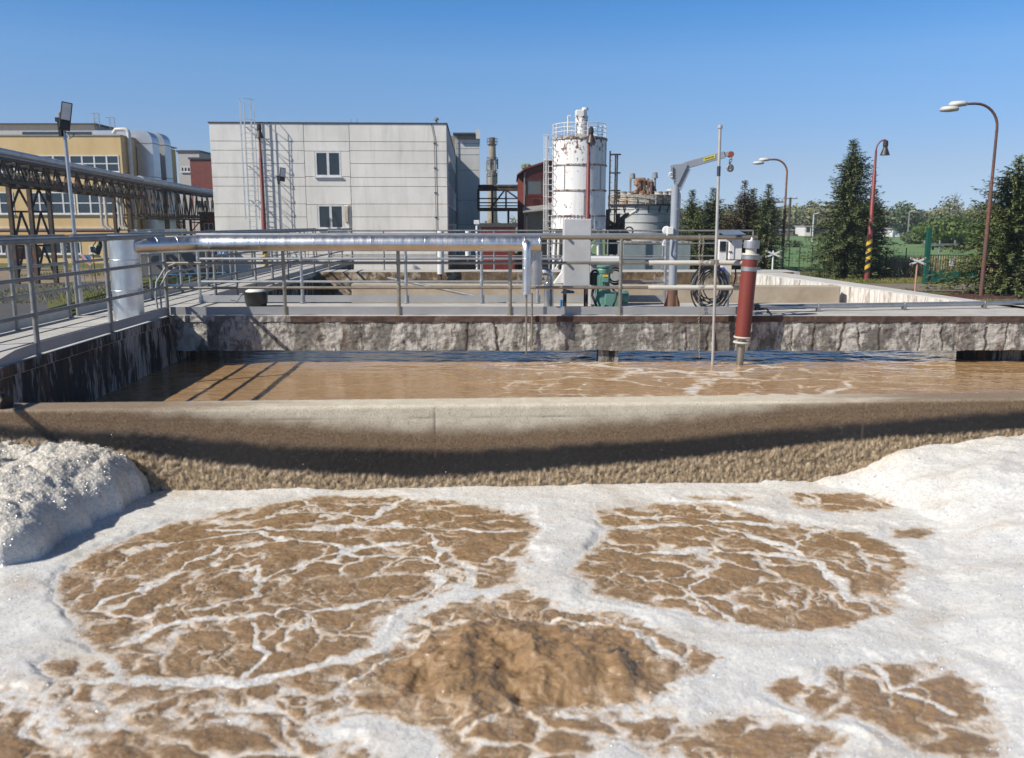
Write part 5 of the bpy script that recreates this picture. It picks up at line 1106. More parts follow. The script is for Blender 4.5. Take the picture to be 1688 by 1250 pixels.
for k in range(6):
    a = k*math.pi/3+.3; x, y = cx+rs*.92*math.cos(a), CY+rs*.92*math.sin(a)
    g = G(); g.tube([(x,y,Z5(378)),(x+.12*math.cos(a),y+.12*math.sin(a),GZ)], .085, 10); g.build('leg', WHITE, s)
g = G()
for k in range(6):
    a, b = k*math.pi/3+.3, (k+1)*math.pi/3+.3; z0, z1 = GZ+.4, Z5(392)
    g.bar((cx+rs*.95*math.cos(a),CY+rs*.95*math.sin(a),z0),(cx+rs*.95*math.cos(b),CY+rs*.95*math.sin(b),z1),.07,.07); g.bar((cx+rs*.95*math.cos(a),CY+rs*.95*math.sin(a),z1),(cx+rs*.95*math.cos(b),CY+rs*.95*math.sin(b),z1),.08,.08)
g.build('leg_bracing', WHITE, s)
g = G(); rr_ = rs*.97
for z in (Z5(206.5), Z5(213), Z5(220)): g.ring((cx,CY,z), rr_, .022, 40, 0, (0,0,1), 5)
for k in range(14): a = k*2*math.pi/14; g.tube([(cx+rr_*math.cos(a),CY+rr_*math.sin(a),zt_),(cx+rr_*math.cos(a),CY+rr_*math.sin(a),Z5(206.5))], .022, 6)
g.build('roof_railing', WHITE, s)
fx = P(958.5,210,CY).x
g = G(); g.lathe([(.36,Z5(229)),(.36,Z5(194)),(.4,Z5(193.5)),(.4,Z5(192.5)),(.1,Z5(192))], (fx,CY,0), 24, 0, False); g.build('filter_tower', RWHITE, s)
g = G(); g.box(P(948.3,190,CY).x,CY-.3,Z5(192.5),P(963,190,CY).x,CY+.3,Z5(182)); g.build('filter_head', WHITE, s, .06)
g = G(); x = P(964.5,190,CY).x; g.lathe([(.11,Z5(192)),(.11,Z5(182)),(.19,Z5(181.5)),(.19,Z5(178)),(.06,Z5(177.3))], (x,CY-.05,0), 16); g.build('cap_pipe', WHITE, s)
g = G(); x = P(935.5,210,CY).x; g.tube([(x,CY-.5,Z5(228)),(x,CY-.5,Z5(193))], .05, 8); g.box(x-.03,CY-.56,Z5(194),x+.16,CY-.44,Z5(191.5)); g.build('lamp_post', WHITE, s)
lad = T('caged_ladder', 'white caged ladder on the flank of the white silo', 'ladder', (P(903,300,CY).x, CY-.3, GZ))
a0, a1, ly = P(903.5,300,CY-.4).x, P(911,300,CY-.4).x, CY-.4
for x, tp in ((a0,226),(a1,206)): g = G(); g.bar((x,ly,GZ+1.2),(x,ly,Z5(tp)),.06,.05); g.build('rail', WHITE, lad)
z = GZ+1.5
while z < Z5(228): g = G(); g.tube([(a0,ly,z),(a1,ly,z)],.02,5); g.build('rung', WHITE, lad); z += .35
c1 = P(896.5,300,CY-.9).x
for z in np.linspace(Z5(384), Z5(225), 9):
    pts = [(a1,ly,z),(c1+.1,ly-.1,z),(c1,ly-.35,z),(c1+.15,ly-.6,z),(a1-.05,ly-.6,z),(a1,ly,z)]
    g = G()
    for p, q in zip(pts, pts[1:]): g.bar(p,q,.05,.012)
    g.build('cage_hoop', WHITE, lad)
for p in ((c1,ly-.35),(c1+.15,ly-.6),(c1+.1,ly-.1)): g = G(); g.bar((p[0],p[1],Z5(384)),(p[0],p[1],Z5(225)),.04,.014); g.build('cage_strip', WHITE, lad)
# ---- ladder tower beside the silo
s = T('ladder_tower', 'dark steel ladder tower standing between the white silo and the round tank', 'ladder', (P(1012,300,55).x, 55, GZ))
for px, tp in ((1005,249),(1014,254),(1017,254)): g = G(); x = P(px,300,55).x; g.bar((x,55,GZ),(x,55,zr(tp,55)),.09,.07); g.build('rail', DARK_STEEL, s)
g = G(); xa, xb = P(1005,300,55).x, P(1018.5,300,55).x
for py in range(256, 400, 9): g = G(); g.bar((xa,55,zr(py,55)),(P(1008,300,55).x,55,zr(py,55)),.03,.03); g.build('rung', DARK_STEEL, s)
for py in (254.5, 285, 314, 345, 368): g = G(); g.ring(((xa+xb)/2+.1,55.2,zr(py,55)), .34, .03, 14, 0, (0,0,1), 4); g.build('hoop', DARK_STEEL, s)
# ---- round tank with platform
D6 = 60.0; rt = 50*D6/F; CY6 = D6+rt; cx = P(1056,340,CY6).x; Z6 = lambda py: zr(py, CY6)
TANKM = rusty('tank_pale_paint', (.55,.57,.57), (.3,.2,.12), .66, 1.6, .6, 0, (.42,.45,.46), (1,1,.2))
s = T('round_tank', 'broad pale round tank with rusty platform and mixer machinery on top', 'tank', (cx, CY6, GZ))
g = G(); g.lathe([(rt,GZ+.6),(rt,Z6(340))], (cx,CY6,0), 48, 0, True); g.build('shell', TANKM, s)
for py in (346, 353.5, 367): g = G(); g.lathe([(rt,-.02),(rt+.03,-.02),(rt+.03,.02),(rt,.02)], (cx,CY6,Z6(py)), 48); g.build('hoop', STEEL_DULL, s)
rp = rt*1.09
g = G(); g.lathe([(rt,Z6(340)),(rp,Z6(339)),(rp,Z6(337.5)),(rt,Z6(337))], (cx,CY6,0), 48); g.build('platform', DARK_STEEL, s)
g = G(); g.lathe([(rt*1.0,Z6(337)),(rt*1.0,Z6(322.5)),(rt*.2,Z6(321))], (cx,CY6,0), 48); g.build('upper_wall', rusty('rusty_tank_top', (.50,.48,.43), (.24,.14,.08), .52, 1.3, .7, 0, (.38,.37,.33), (1,1,.3)), s)
g = G()
for z in (Z6(323), Z6(330)): g.ring((cx,CY6,z), rp*.99, .03, 40, 0, (0,0,1), 4)
for k in range(20): a = k*math.pi/10; g.bar((cx+rp*.99*math.cos(a),CY6+rp*.99*math.sin(a),Z6(338)),(cx+rp*.99*math.cos(a),CY6+rp*.99*math.sin(a),Z6(322)),.06,.06)
g.build('platform_railing', rusty('rusty_railing', (.45,.44,.4), (.14,.08,.05), .5, 3), s)
g = G()
for k in range(16): a = k*math.pi/8+.1; g.bar((cx+rp*math.cos(a),CY6+rp*math.sin(a),Z6(339.5)),(cx+rt*math.cos(a),CY6+rt*math.sin(a),Z6(351)),.07,.07)
g.build('platform_brackets', DARK_STEEL, s)
MACH = rusty('rusty_machine', (.42,.34,.25), (.2,.1,.05), .45, 3, .8)
X6 = lambda px: P(px,310,CY6-.8).x
g = G(); my = CY6-.8; g.lathe([(.55,Z6(322)),(.5,Z6(316)),(.3,Z6(313)),(.3,Z6(308)),(.5,Z6(306)),(.5,Z6(299)),(.38,Z6(298)),(.3,Z6(294.5))], (X6(1056),my,0), 14); g.box(X6(1046),my-.4,Z6(322),X6(1054),my+.3,Z6(314)); g.box(X6(1050),my-.6,Z6(301),X6(1056),my-.2,Z6(296)); g.build('mixer_drive', MACH, s, .04)
g = G(); [g.bar((X6(a),my-.5,Z6(b)),(X6(c),my-.4,Z6(d)),.14,.14) for a,b,c,d in ((1053,296,1053,320),(1060,300,1060,322),(1060,308,1070,322),(1048,320,1054,304),(1066,322,1067,296),(1071,322,1071,299),(1074,299,1066,300))]; g.build('machine_frame', rusty('frame_rust', (.3,.25,.2), (.14,.07,.04), .45, 3), s)
for px in (1014,1027,1037,1086,1096,1105): g = G(); x = P(px,318,CY6-1.2).x; g.lathe([(.3,Z6(323)),(.3,Z6(318)),(.34,Z6(317.6)),(.34,Z6(317))], (x,CY6-1.2,0), 14); g.build('manhole', plain('pale_manhole', (.55,.54,.52), (.35,.3,.27)), s)
g = G(); x = X6(1076); g.lathe([(.55,-.05),(.55,.05)], (x,my,Z6(311)), 18, 0, False, (.9,-.5,.3)); g.build('red_lid', RED, s)
for px, tp, dx in ((1039,294,.15),(1079.5,292.5,0)):
    g = G(); x = X6(px); g.tube([(x,my,Z6(322)),(x,my,Z6(tp))], .07, 8); g.lathe([(.2,0),(.16,.35),(.1,.4)], (x+dx,my,Z6(tp)-.1), 12); g.build('work_lamp', STEEL_DULL, s)
g = G(); g.tube([P(1022,364,D6-1.4), P(1049,347,D6-1.6)], .1, 10); o = g.build('boom', plain('pale_boom', (.55,.55,.54)), s)
g = G(); g.ring(P(1037,381,D6-1), .26, .05, 20, 0, (0,1,0)); g.build('wheel', DARK_STEEL, s)
s = T('conveyor_frame', 'dark lattice conveyor frame between silo and round tank', 'frame', (P(1015,380,53).x, 53, GZ))
g = G(); X = lambda px: P(px,380,53).x
for a,b,c,d in ((1003,372,1060,412),(1003,364,1040,388),(1020,352,1020,420),(1028,360,1028,420),(1003,420,1003,345),(1003,400,1028,366),(1020,366,1036,352),(1005,390,1030,392),(1003,374,1030,372)):
    g.bar((X(a),53,zr(b,53)),(X(c),53,zr(d,53)),.13,.16); g.bar((X(a),54,zr(b,53)),(X(c),54,zr(d,53)),.13,.16)
g.build('lattice', DARK_STEEL, s); g = G(); g.box(X(1003),52.8,zr(420,53),X(1019),54.2,zr(376,53)); g.build('chute_casing', BLACK, s)
a, b = P(1027,421,48), P(1139,398.5,48); s = T('container', 'low blue grey steel container with rusty rim in front of the round tank', 'container', ((a.x+b.x)/2, 48, GZ))
g = G(); g.box(a.x,48,GZ,b.x,50.5,b.z-.06); g.build('body', plain('container_blue_grey', (.24,.29,.31), (.15,.19,.2), .7, 0, 1.5, 0, 60, (1,1,.3)), s, .02)
g = G(); g.box(a.x-.05,47.94,b.z-.058,b.x+.05,50.56,b.z); g.build('rim', rusty('rusty_rim', (.45,.43,.4), (.16,.09,.05), .5, 4), s)
# ---- yard things between the basins and the buildings
s = T('pressure_tank', 'rust brown horizontal tank on blue saddles by the ochre building', 'tank', (P(30,430,58).x, 58, GZ))
a, b = P(12,416,58), P(66,416,60); g = G(); u = (b-a).normalized(); r_ = 11.5*58/F
g.tube([a-u*.0, a+u*.12, a+u*.3, b-u*.3, b-u*.12, b], [r_*.5,r_*.85,r_,r_,r_*.85,r_*.5], 24); g.build('shell', plain('tank_brown', (.14,.075,.07), (.09,.05,.05), .6), s)
for t in (.2, .8): p = a+(b-a)*t; g = G(); g.cbox((p.x,p.y,(GZ+a.z)/2-.1), .5, .35, a.z-GZ-.3); g.build('saddle', BLUEPAINT, s)
s = T('utility_kiosk', 'grey utility kiosk with pale overhanging roof beyond the silver riser', 'kiosk', (P(280,430,52).x, 52, GZ))
a, b = P(232,440,52), P(330,381,52); g = G(); g.box(a.x,52,GZ,b.x-.2,55,b.z-.5); g.build('wall', plain('kiosk_grey', (.12,.12,.125), (.09,.09,.09)), s)
g = G(); g.box(a.x-.2,51.6,b.z-.2,P(275,381,52).x,55.3,b.z+.1); g.box(P(275,381,52).x+.01,51.7,b.z-.5,b.x,55.2,b.z-.35); g.build('roof', plain('kiosk_roof', (.55,.58,.56), (.4,.45,.43)), s)
g = G(); g.box(P(262,420,52).x,51.95,zr(436,52),P(274,420,52).x,51.99,zr(416,52)); g.build('door', plain('kiosk_door', (.35,.4,.44)), s)
s = T('blue_railing', 'light blue tubular railing on the grass behind the long walkway', 'railing', (P(262,460,38).x, 38, GZ)); g = G()
LBLUE = plain('light_blue_paint', (.16,.36,.55), None, .5)
pts = [P(px, 450, 38+i*.5) for i, px in enumerate((258,292,312,340,372))]
for h in (.45, .9): g = G(); g.tube([(p.x,p.y,GZ+h) for p in pts], .03, 6); g.build('rail', LBLUE, s)
for p in pts: g = G(); g.tube([(p.x,p.y,GZ),(p.x,p.y,GZ+.9)], .03, 6); g.build('post', LBLUE, s)
s = T('notice_board', 'small blue sign with red and white striped board by the road', 'sign', (P(140,440,46).x, 46, GZ))
a = P(142,425,46); g = G(); g.box(a.x-.22,46,a.z-.15,a.x+.22,46.03,a.z+.15); g.build('blue_board', BLUEPAINT, s)
g = G()
for k in range(6): p, q = P(134+k*2.6,420+k*2.8,45.9), P(136.6+k*2.6,422.8+k*2.8,45.9); g.bar(p,q,.03,.14)
g.build('striped_board', plain('sign_red_white', (.6,.1,.09), (.65,.6,.6), .5, 0, 9), s)
for dx in (-.2,.2): g = G(); g.tube([(a.x+dx,46.04,GZ),(a.x+dx,46.04,a.z+.1)], .025, 6); g.build('post', STEEL_DULL, s)
s = T('traffic_sign', 'small white post with crossed sign among the bridge columns', 'sign', (P(106,470,40).x, 40, GZ)); a = P(106,408,40)
g = G(); g.tube([(a.x,40,GZ),(a.x,40,a.z+.15)], .025, 8); g.build('post', STEEL, s)
g = G(); g.bar(a+Vector((-.15,-.03,-.12)), a+Vector((.15,-.03,.12)), .05, .015, up=(0,1,0)); g.bar(a+Vector((-.15,-.05,.12)), a+Vector((.15,-.05,-.12)), .05, .015, up=(0,1,0)); g.build('cross', WHITE, s)
a = P(365,416.5,33); s = T('blue_sign', 'small blue and white sign plate on a post behind the long walkway', 'sign', (a.x, 33, GZ))
g = G(); g.box(a.x-.17,33,a.z-.09,a.x+.17,33.02,a.z+.09); pl = g.build('plate', BLUEPAINT, s)
g = G()
for k, d in ((-.1,.05),(-.03,-.03),(.04,.05),(.1,-.02)): g.bar((a.x+k,32.985,a.z-.05),(a.x+k+d,32.985,a.z+.05),.022,.01,up=(0,1,0))
g.build('symbol', WHITE, pl); g = G(); g.tube([(a.x,33.04,GZ),(a.x,33.04,a.z+.1)], .025, 8); g.build('post', STEEL, s)
a = P(163,408,42); s = T('hose_bracket', 'dark green bent hose end on a thin stand by the road', 'hose', (a.x-.2, 42, GZ))
g = G(); g.tube([P(167,399,42), P(164,407,42), P(159,418,42)], [.1,.12,.16], 12); g.build('hose', plain('dark_green_hose', (.03,.06,.045), None, .7), s)
g = G(); g.tube([P(158,399,42), P(152,408,42), (P(155,420,42).x,42,GZ)], .025, 6); g.build('stand', DARK_STEEL, s)
# ================================================================ lamps
LAMPW = plain('lamp_housing', (.62,.62,.6), (.5,.5,.48), .5)
def bell_lamp(px, ptop, D, lab, mat, hook=1, zb=GZ, striped=False, arm=.55):
    x = P(px, 300, D).x; zt = zr(ptop, D); s = T('street_lamp', lab, 'street lamp', (x, D, zb)); H = zt-zb
    zs_ = [zb, zb+.45*H, zb+.455*H, zb+.78*H, zb+.785*H, zt-.55]
    g = G(); g.tube([(x,D,z) for z in zs_], [.155,.135,.11,.10,.075,.055], 14); g.build('pole', mat, s)
    pts = [(x,D,zt-.55)] + [(x+hook*arm*(1-math.cos(t)), D, zt-.55+.55*math.sin(t)) for t in np.linspace(.2,1.75,8)]
    g = G(); g.tube(pts, .04, 10); g.build('bracket', mat, s)
    ex_ = pts[-1]; g = G(); g.lathe([(.06,0),(.13,-.06),(.14,-.3),(.11,-.36),(.12,-.42),(.25,-.78),(.26,-.80),(.2,-.80)], (ex_[0],D,ex_[2]), 20); g.build('lamp_head', plain('lamp_bell', (.022,.02,.02), (.05,.04,.035), .45), s)
    if striped:
        g = G(); r_ = .158
        for k in range(16):
            for j in range(14):
                a0_, a1_ = j*2*math.pi/14, (j+1)*2*math.pi/14; z0 = zb+.08+k*.11; 
                def q(a, z): return (x+r_*math.cos(a), D+r_*math.sin(a), z + .28*a/(2*math.pi)*2)
                g.add([q(a0_,z0),q(a1_,z0),q(a1_,z0+.11),q(a0_,z0+.11)], [(0,1,2,3)], 0 if (k//2) % 2 else 1, True)
        g.build('warning_stripes', [YELLOW, BLACK], s)
    return s
bell_lamp(431.5, 204, 51.5, 'red lamp post with black bell shade in front of the panel building', plain('lamp_red', (.21,.04,.035), (.15,.035,.03), .5), 0, striped=True, arm=.02)
bell_lamp(969.5, 209, 46, 'red lamp post with black bell shade in front of white silo', plain('lamp_red_b', (.22,.04,.038), (.16,.035,.03), .5), 1, arm=.1)
bell_lamp(1440.5, 231, 48.6, 'red lamp post with yellow and black stripes beside the big spruce', plain('lamp_red_c', (.24,.045,.045), (.17,.035,.035), .5), 1, striped=True, arm=.42)
def arm_lamp(px, py, px_arm, D, lab, heads, mat, rb=.1):
    x = P(px, 300, D).x; zt = zr(py, D); xe = P(px_arm, py, D).x; s = T('street_lamp', lab, 'street lamp', (x, D, GZ)); H = zt-GZ; r_ = min(1.3, abs(xe-x)*.6)
    sg = -1 if xe < x else 1
    pts = [(x,D,GZ),(x,D,GZ+H*.55),(x,D,GZ+H*.56)] + [(x+sg*r_*(1-math.cos(t)), D, zt-r_+r_*math.sin(t)) for t in np.linspace(0,1.57,9)] + [(xe,D,zt-.02)]
    g = G(); g.tube(pts, [rb,rb,rb*.72]+[rb*.62]*9+[rb*.5], 12); g.build('pole', mat, s)
    for k in range(heads):
        hx = xe + sg*(-.12+k*.42) + (.0 if heads > 1 else 0); hz = zt - k*.22
        g = G(); n = 22
        g.lathe([(.05,.09),(.3,.07),(.36,.0),(.36,-.05),(.33,-.09),(.12,-.12)], (hx+sg*.2, D-.15*k, hz), n, 0, False); g.build('lamp_head', LAMPW, s)
    if heads > 1: g = G(); g.bar((xe+sg*.1,D,zt-.05),(xe+sg*.4,D-.15,zt-.2),.05,.05); g.build('head_bracket', STEEL_DULL, s)
    return s
arm_lamp(1635, 171, 1583, 36.5, 'tall rusty lamp post with curved arm and two round white lamps by nearest spruce', 2, RUSTPOLE, .085)
arm_lamp(1296.5, 263, 1262, 58.5, 'rusty lamp post with curved arm and two lamps near green field', 2, rusty('rusted_pole_b', (.26,.13,.07), (.2,.08,.03), .42, 2.5, .7), .1)
arm_lamp(1122, 314, 1108, 66, 'slender lamp post whose arm reaches past the davit mast towards the round tank', 1, RUSTPOLE, .07)
# floodlights
def flood(px, pyt, pyb, D, lab, lean, head_w, head_h, zb, r_):
    top = P(px, pyt, D); s = T('floodlight', lab, 'floodlight', (top.x+lean, D, zb))
    g = G(); g.tube([(top.x+lean,D,zb), (top.x+lean*.4,D,(zb+top.z)/2), top], [r_*1.2, r_, r_*.9], 12); g.build('pole', STEEL, s)
    g = G(); g.box(top.x-head_w*.75,D-.03,top.z-.02,top.x+head_w*.3,D+.03,top.z+.05); g.prism([(top.x-head_w*.5,D-.06,top.z),(top.x-head_w*.1,D-.06,top.z),(top.x-head_w*.15,D-.06,top.z-head_h*.55),(top.x-head_w*.4,D-.06,top.z-head_h*.55)],(0,.12,0)); g.build('mount', BLACK, s)
    c = Vector((top.x+head_w*.62, D-.12, top.z+head_h*.12)); tl = Matrix.Rotation(R(10),3,'Y') @ Matrix.Rotation(R(-14),3,'X')
    g = G(); g.cbox(c, head_w, .09, head_h, R(28), 0, tl); g.build('housing', BLACK, s, .01)
    mt = Matrix.Rotation(R(28),3,'Z') @ tl
    g = G(); g.cbox(c + mt @ Vector((0,-.05,head_h*.14)), head_w*.8, .006, head_h*.62, R(28), 0, tl); g.build('lens', plain('flood_lens', (.42,.44,.47), None, .25, 0, 3), s)
    g = G(); g.tube([top+Vector((-.05,0,.02)), top+Vector((-.05,0,.12)), top+Vector((.02,-.02,.17))], .03, 8); g.tube([top+Vector((.0,0,-.15)), top+Vector((.1,-.04,-.3)), top+Vector((.22,-.08,-.22))], .012, 6); g.build('cable', STEEL_DULL, s)
flood(104.5, 199, 520, 15.2, 'grey pole with tilted black floodlight standing by the road', .06, .17, .47, GZ, .032)
flood(461, 291, 480, 54.5, 'small black floodlight on thin pole before the panel building', 0, .34, .85, GZ, .03)
# ================================================================ spruces
def leaf_mat(name, a, b, c, sc=1.2, rough=.75):
    m = MT(name, rough, 0, .25); oi = m.n.new('ShaderNodeNewGeometry')
    col = m.ramp(m.noise(sc, 4, .6), (.35, a), (.5, b), (.68, c)); n = m.ramp(oi.outputs['Random Per Island'], (0, .6), (1, 1.25))
    m.col(m.mix(1.0, col, n, 'MULTIPLY')); return m.m
NEEDLE = leaf_mat('spruce_needles', (.065,.092,.038), (.11,.14,.055), (.18,.20,.08), 1.4)
NEEDLE2 = leaf_mat('browning_needles', (.075,.065,.035), (.12,.10,.055), (.17,.135,.08), 1.4)
BARK = plain('bark', (.09,.065,.05), (.05,.038,.03), .9, 0, 6)
def spruce(name, lab, base, h, r, seed, mat, dens=1.0, skirt=.03, gaps=.0, group='spruce trees', leader=.1):
    rr = random.Random(seed); s = T(name, lab, 'spruce', base, group); b = Vector(base)
    V = []; Fq = []
    def card(p, d, ln, w, nrm):
        x = d.cross(nrm)
        if x.length < 1e-4: return
        x.normalize(); k = len(V); V.extend([p - x*w*.5, p + d*ln*.55 - x*w*.62, p + d*ln, p + x*w*.55 + d*ln*.4]); Fq.append((k,k+1,k+2,k+3))
    g = G(); g.tube([b, b+Vector((0,0,h*.5)), b+Vector((rr.uniform(-.05,.05),0,h*.99))], [h*.018+.03, h*.010+.02, .008], 8); g.build('trunk', BARK, s)
    bump_ = [rr.uniform(.68,1.2) for _ in range(14)]
    z = h*skirt
    while z < h*.985:
        t = z/h; env = (1-t)**.88*(1 if t < .86 else .8); L0 = r*env*(1 if t > .12 else .85+.15*t/.12)
        nb = max(4, int((9 if t < .8 else 6)*dens**.5)); a0 = rr.uniform(0, 6.28)
        for k in range(nb):
            a = a0 + k*6.283/nb + rr.uniform(-.3,.3)
            if rr.random() < gaps: continue
            L = L0*rr.uniform(.62,1.16)*bump_[int((a % 6.283)/6.283*7) + (7 if t > .4 else 0)] + .06
            rise = .55*(t-.25) + rr.uniform(-.12,.12); u = Vector((math.cos(a), math.sin(a), 0)); sd_ = Vector((-u.y,u.x,0))
            n = max(2, int(L/.115*dens))
            for i in range(n):
                f = (i+.6)/n*1.0
                if f < .25 and L > .6 and rr.random() < .5: continue
                droop = -.30*L*f*f*(1-t) + .22*L*max(0,f-.7)
                p = b + Vector((0,0,z)) + u*L*f + Vector((0,0,rise*L*f + droop)) + Vector((rr.uniform(-.06,.06),rr.uniform(-.06,.06),rr.uniform(-.07,.07)))
                ln = (.20 + .15*(1-f))*(.75+.5*rr.random())*(1 if L > .5 else .75)
                for sgn in (-1, 1, 0):
                    d = (u*(.75 if sgn else 1) + sd_*sgn*rr.uniform(.6,1.1) + Vector((0,0,rr.uniform(-.45,.22)+.3*t))).normalized()
                    card(p, d, ln*.92, ln*rr.uniform(.19,.30), Vector((rr.uniform(-.7,.7), rr.uniform(-.7,.7), 1)).normalized())
                if rr.random() < .7:
                    d = (u*.35 + sd_*rr.uniform(-.4,.4) + Vector((0,0,-.85))).normalized(); card(p, d, ln*.9, ln*.22, u)
        z += max(.085, .20*(1-t*.55))/dens**.4*(1 if t < .8 else 1.25)
    for k in range(int(10*leader/.1)):   # upright leader
        zz = h*(1-leader*.6) + k*h*leader*.05; p = b+Vector((0,0,zz)); a = rr.uniform(0,6.28); card(p, Vector((math.cos(a)*.5,math.sin(a)*.5,.7)).normalized(), .17, .04, Vector((math.sin(a),-math.cos(a),.2)))
    me = bpy.data.meshes.new('crown'); me.from_pydata([tuple(v-b) for v in V], [], Fq); me.materials.append(mat); me.update()
    o = bpy.data.objects.new('crown', me); COL.objects.link(o); o.parent = s
    return s
def gp(px, D): return Vector((P(px, 440, D).x, D, GZ))
def ht(pyt, D): return zr(pyt, D) - GZ
spruce('spruce_tree', 'tall dark spruce left of the striped lamp, with a thin bare tip above the field'.replace('left of', 'next to'), gp(1393, 50.5), ht(228,50.5), 3.5, 11, NEEDLE, 1.15)
spruce('spruce_tree', 'smaller dark spruce tucked against taller one right behind the striped lamp post'.replace(' right', ''), gp(1432, 54), ht(310,54), 2.5, 12, NEEDLE, 1.1)
spruce('spruce_tree', 'large spruce at the edge of view behind the tall curved lamp post', gp(1664, 38.5), ht(254,38.5), 4.3, 13, leaf_mat('spruce_needles_b', (.07,.098,.034), (.12,.148,.052), (.2,.215,.075), 1.4), 1.2)
spruce('spruce_tree', 'narrow spruce directly behind the davit mast', gp(1137, 60), ht(312,60), 2.1, 14, NEEDLE, 1.0)
spruce('spruce_tree', 'spruce with slim pointed top between the davit mast and the tall thin pole', gp(1171, 61), ht(309,61), 2.6, 15, NEEDLE, 1.0)
spruce('spruce_tree', 'browning spruce with sparse top behind the control boxes', gp(1222, 59), ht(298,59), 2.5, 16, NEEDLE2, 1.0, gaps=.12)
spruce('spruce_tree', 'green spruce crowding the browning one behind the control boxes', gp(1236, 61), ht(310,61), 2.5, 17, NEEDLE, 1.0)
spruce('spruce_tree', 'spruce with a slim tip next to the rusty lamp post with curved arm', gp(1261, 58), ht(303,58), 2.1, 18, NEEDLE, 1.0)
spruce('spruce_tree', 'low bushy brownish spruce behind the tall thin pole', gp(1200, 59), ht(338,59), 2.4, 19, NEEDLE2, .8)
spruce('spruce_tree', 'low dark spruce below the drooping cable coil in the tree row'.replace('below the drooping cable coil in the tree row','between the thin pole and the davit pulley in the tree row'), gp(1150, 58), ht(340,58), 2.3, 20, NEEDLE, .8)
spruce('spruce_tree', 'small spruce peeping over the rim of the round tank', gp(1104, 74), ht(316,74), 1.1, 21, NEEDLE, .7)
# ================================================================ distant woods, broadleaf trees, bushes
def crowns(name, items, mat, seed, leaf=.8, per=420, kind=None, trunk=False):
    """items: (x, y, z0, radius x, radius z)"""
    rr = np.random.RandomState(seed); V = []; 
    for (x, y, z, rx, rz, n) in items:
        n = int(n); k = 9; cc = rr.normal(size=(k,3)); cc /= np.linalg.norm(cc,axis=1)[:,None]; cc *= rr.uniform(.25,.62,(k,1)); cc[:,2] = np.abs(cc[:,2])*1.0-.15
        w = rr.randint(0,k,n); d = rr.normal(size=(n,3)); d /= np.linalg.norm(d,axis=1)[:,None]; q = cc[w] + d*rr.uniform(.25,.5,(n,1))
        c = np.stack([x+q[:,0]*rx, y+q[:,1]*rx, z+(q[:,2]+.55)*rz*.72], 1)
        nr = d + rr.normal(size=(n,3))*.6; nr /= np.linalg.norm(nr,axis=1)[:,None]
        t = np.cross(nr, rr.normal(size=(n,3))); t /= np.linalg.norm(t,axis=1)[:,None]; b2 = np.cross(nr,t); s_ = leaf*rr.uniform(.5,1.2,(n,1))
        V.append(np.stack([c-t*s_*.5, c-b2*s_*.35, c+t*s_*.5, c+b2*s_*.4],1).reshape(-1,3))
    V = np.concatenate(V); V[:,2] = np.maximum(V[:,2], GZ); F4 = np.arange(len(V)).reshape(-1,4)
    return np_mesh(name, V, F4, mat, False, None, (items[0][0], items[0][1], GZ))
HAZY_SPRING = leaf_mat('hazy_spring_leaves', (.12,.14,.065), (.165,.18,.085), (.22,.22,.11), .07)  # far woods: leaf colour lightened, a little distance haze painted in
MIDGREEN = leaf_mat('mid_green_leaves', (.055,.09,.03), (.09,.13,.035), (.13,.16,.05), .12)
rr = random.Random(5); it = []
for i in range(300):
    px = rr.uniform(1030, 1760); D = rr.uniform(255, 330); hh = (9.2 + .8*math.sin(px*.02) + .5*math.sin(px*.07+1))*rr.uniform(.86,1.08)*D/290
    if px > 1480: hh *= .95
    it.append((P(px,380,D).x, D, GZ, rr.uniform(5,9), hh, 420))
for i in range(60):
    px = rr.uniform(-200, 900); D = rr.uniform(300, 380); it.append((P(px,380,D).x, D, GZ, rr.uniform(4,7), rr.uniform(7,9), 120))
tag(crowns('forest', it, HAZY_SPRING, 3, 1.25), kind='stuff')
def tree(lab, px, pyt, D, rx, mat, seed, n=2200, leaf=.5, trunk=True, name='broadleaf_tree', cat='tree', zlow=.18, group=None):
    x = P(px,380,D).x; H = zr(pyt,D)-GZ; s = T(name, lab, cat, (x, D, GZ), group); b = BASE[s.name]
    o = crowns('crown', [(x, D, GZ+H*zlow*.6, rx, H*(1-zlow)*.92, n)], mat, seed, leaf); o.parent = s; o.location = Vector(o.location)-b
    if trunk:
        g = G(); r_ = random.Random(seed); g.tube([(x,D,GZ),(x+.1,D,GZ+H*.35),(x,D,GZ+H*.8)], [H*.025,H*.016,.03], 8)
        for k in range(9): z = GZ+H*(.25+.05*k); a = r_.uniform(0,6.28); g.tube([(x,D,z),(x+math.cos(a)*rx*.5,D+math.sin(a)*rx*.5,z+H*.18)], [H*.008,.02], 5)
        g.build('trunk', BARK, s)
    return s
PALE = leaf_mat('pale_spring_leaves', (.17,.17,.10), (.23,.23,.14), (.3,.29,.19), .3)
GREYG = leaf_mat('grey_green_leaves', (.07,.10,.05), (.10,.135,.065), (.14,.17,.09), .3)
tree('pale airy tree just leafing out, taller than the woods behind it', 1569, 299, 190, 5.2, PALE, 31, 1500, .55)
tree('rounded grey green tree in front of far woods, beyond the white farm buildings', 1492, 321, 215, 6.5, GREYG, 32, 3200, .8)
BUSHG = leaf_mat('bush_leaves', (.045,.085,.02), (.08,.13,.03), (.12,.165,.045), .3)
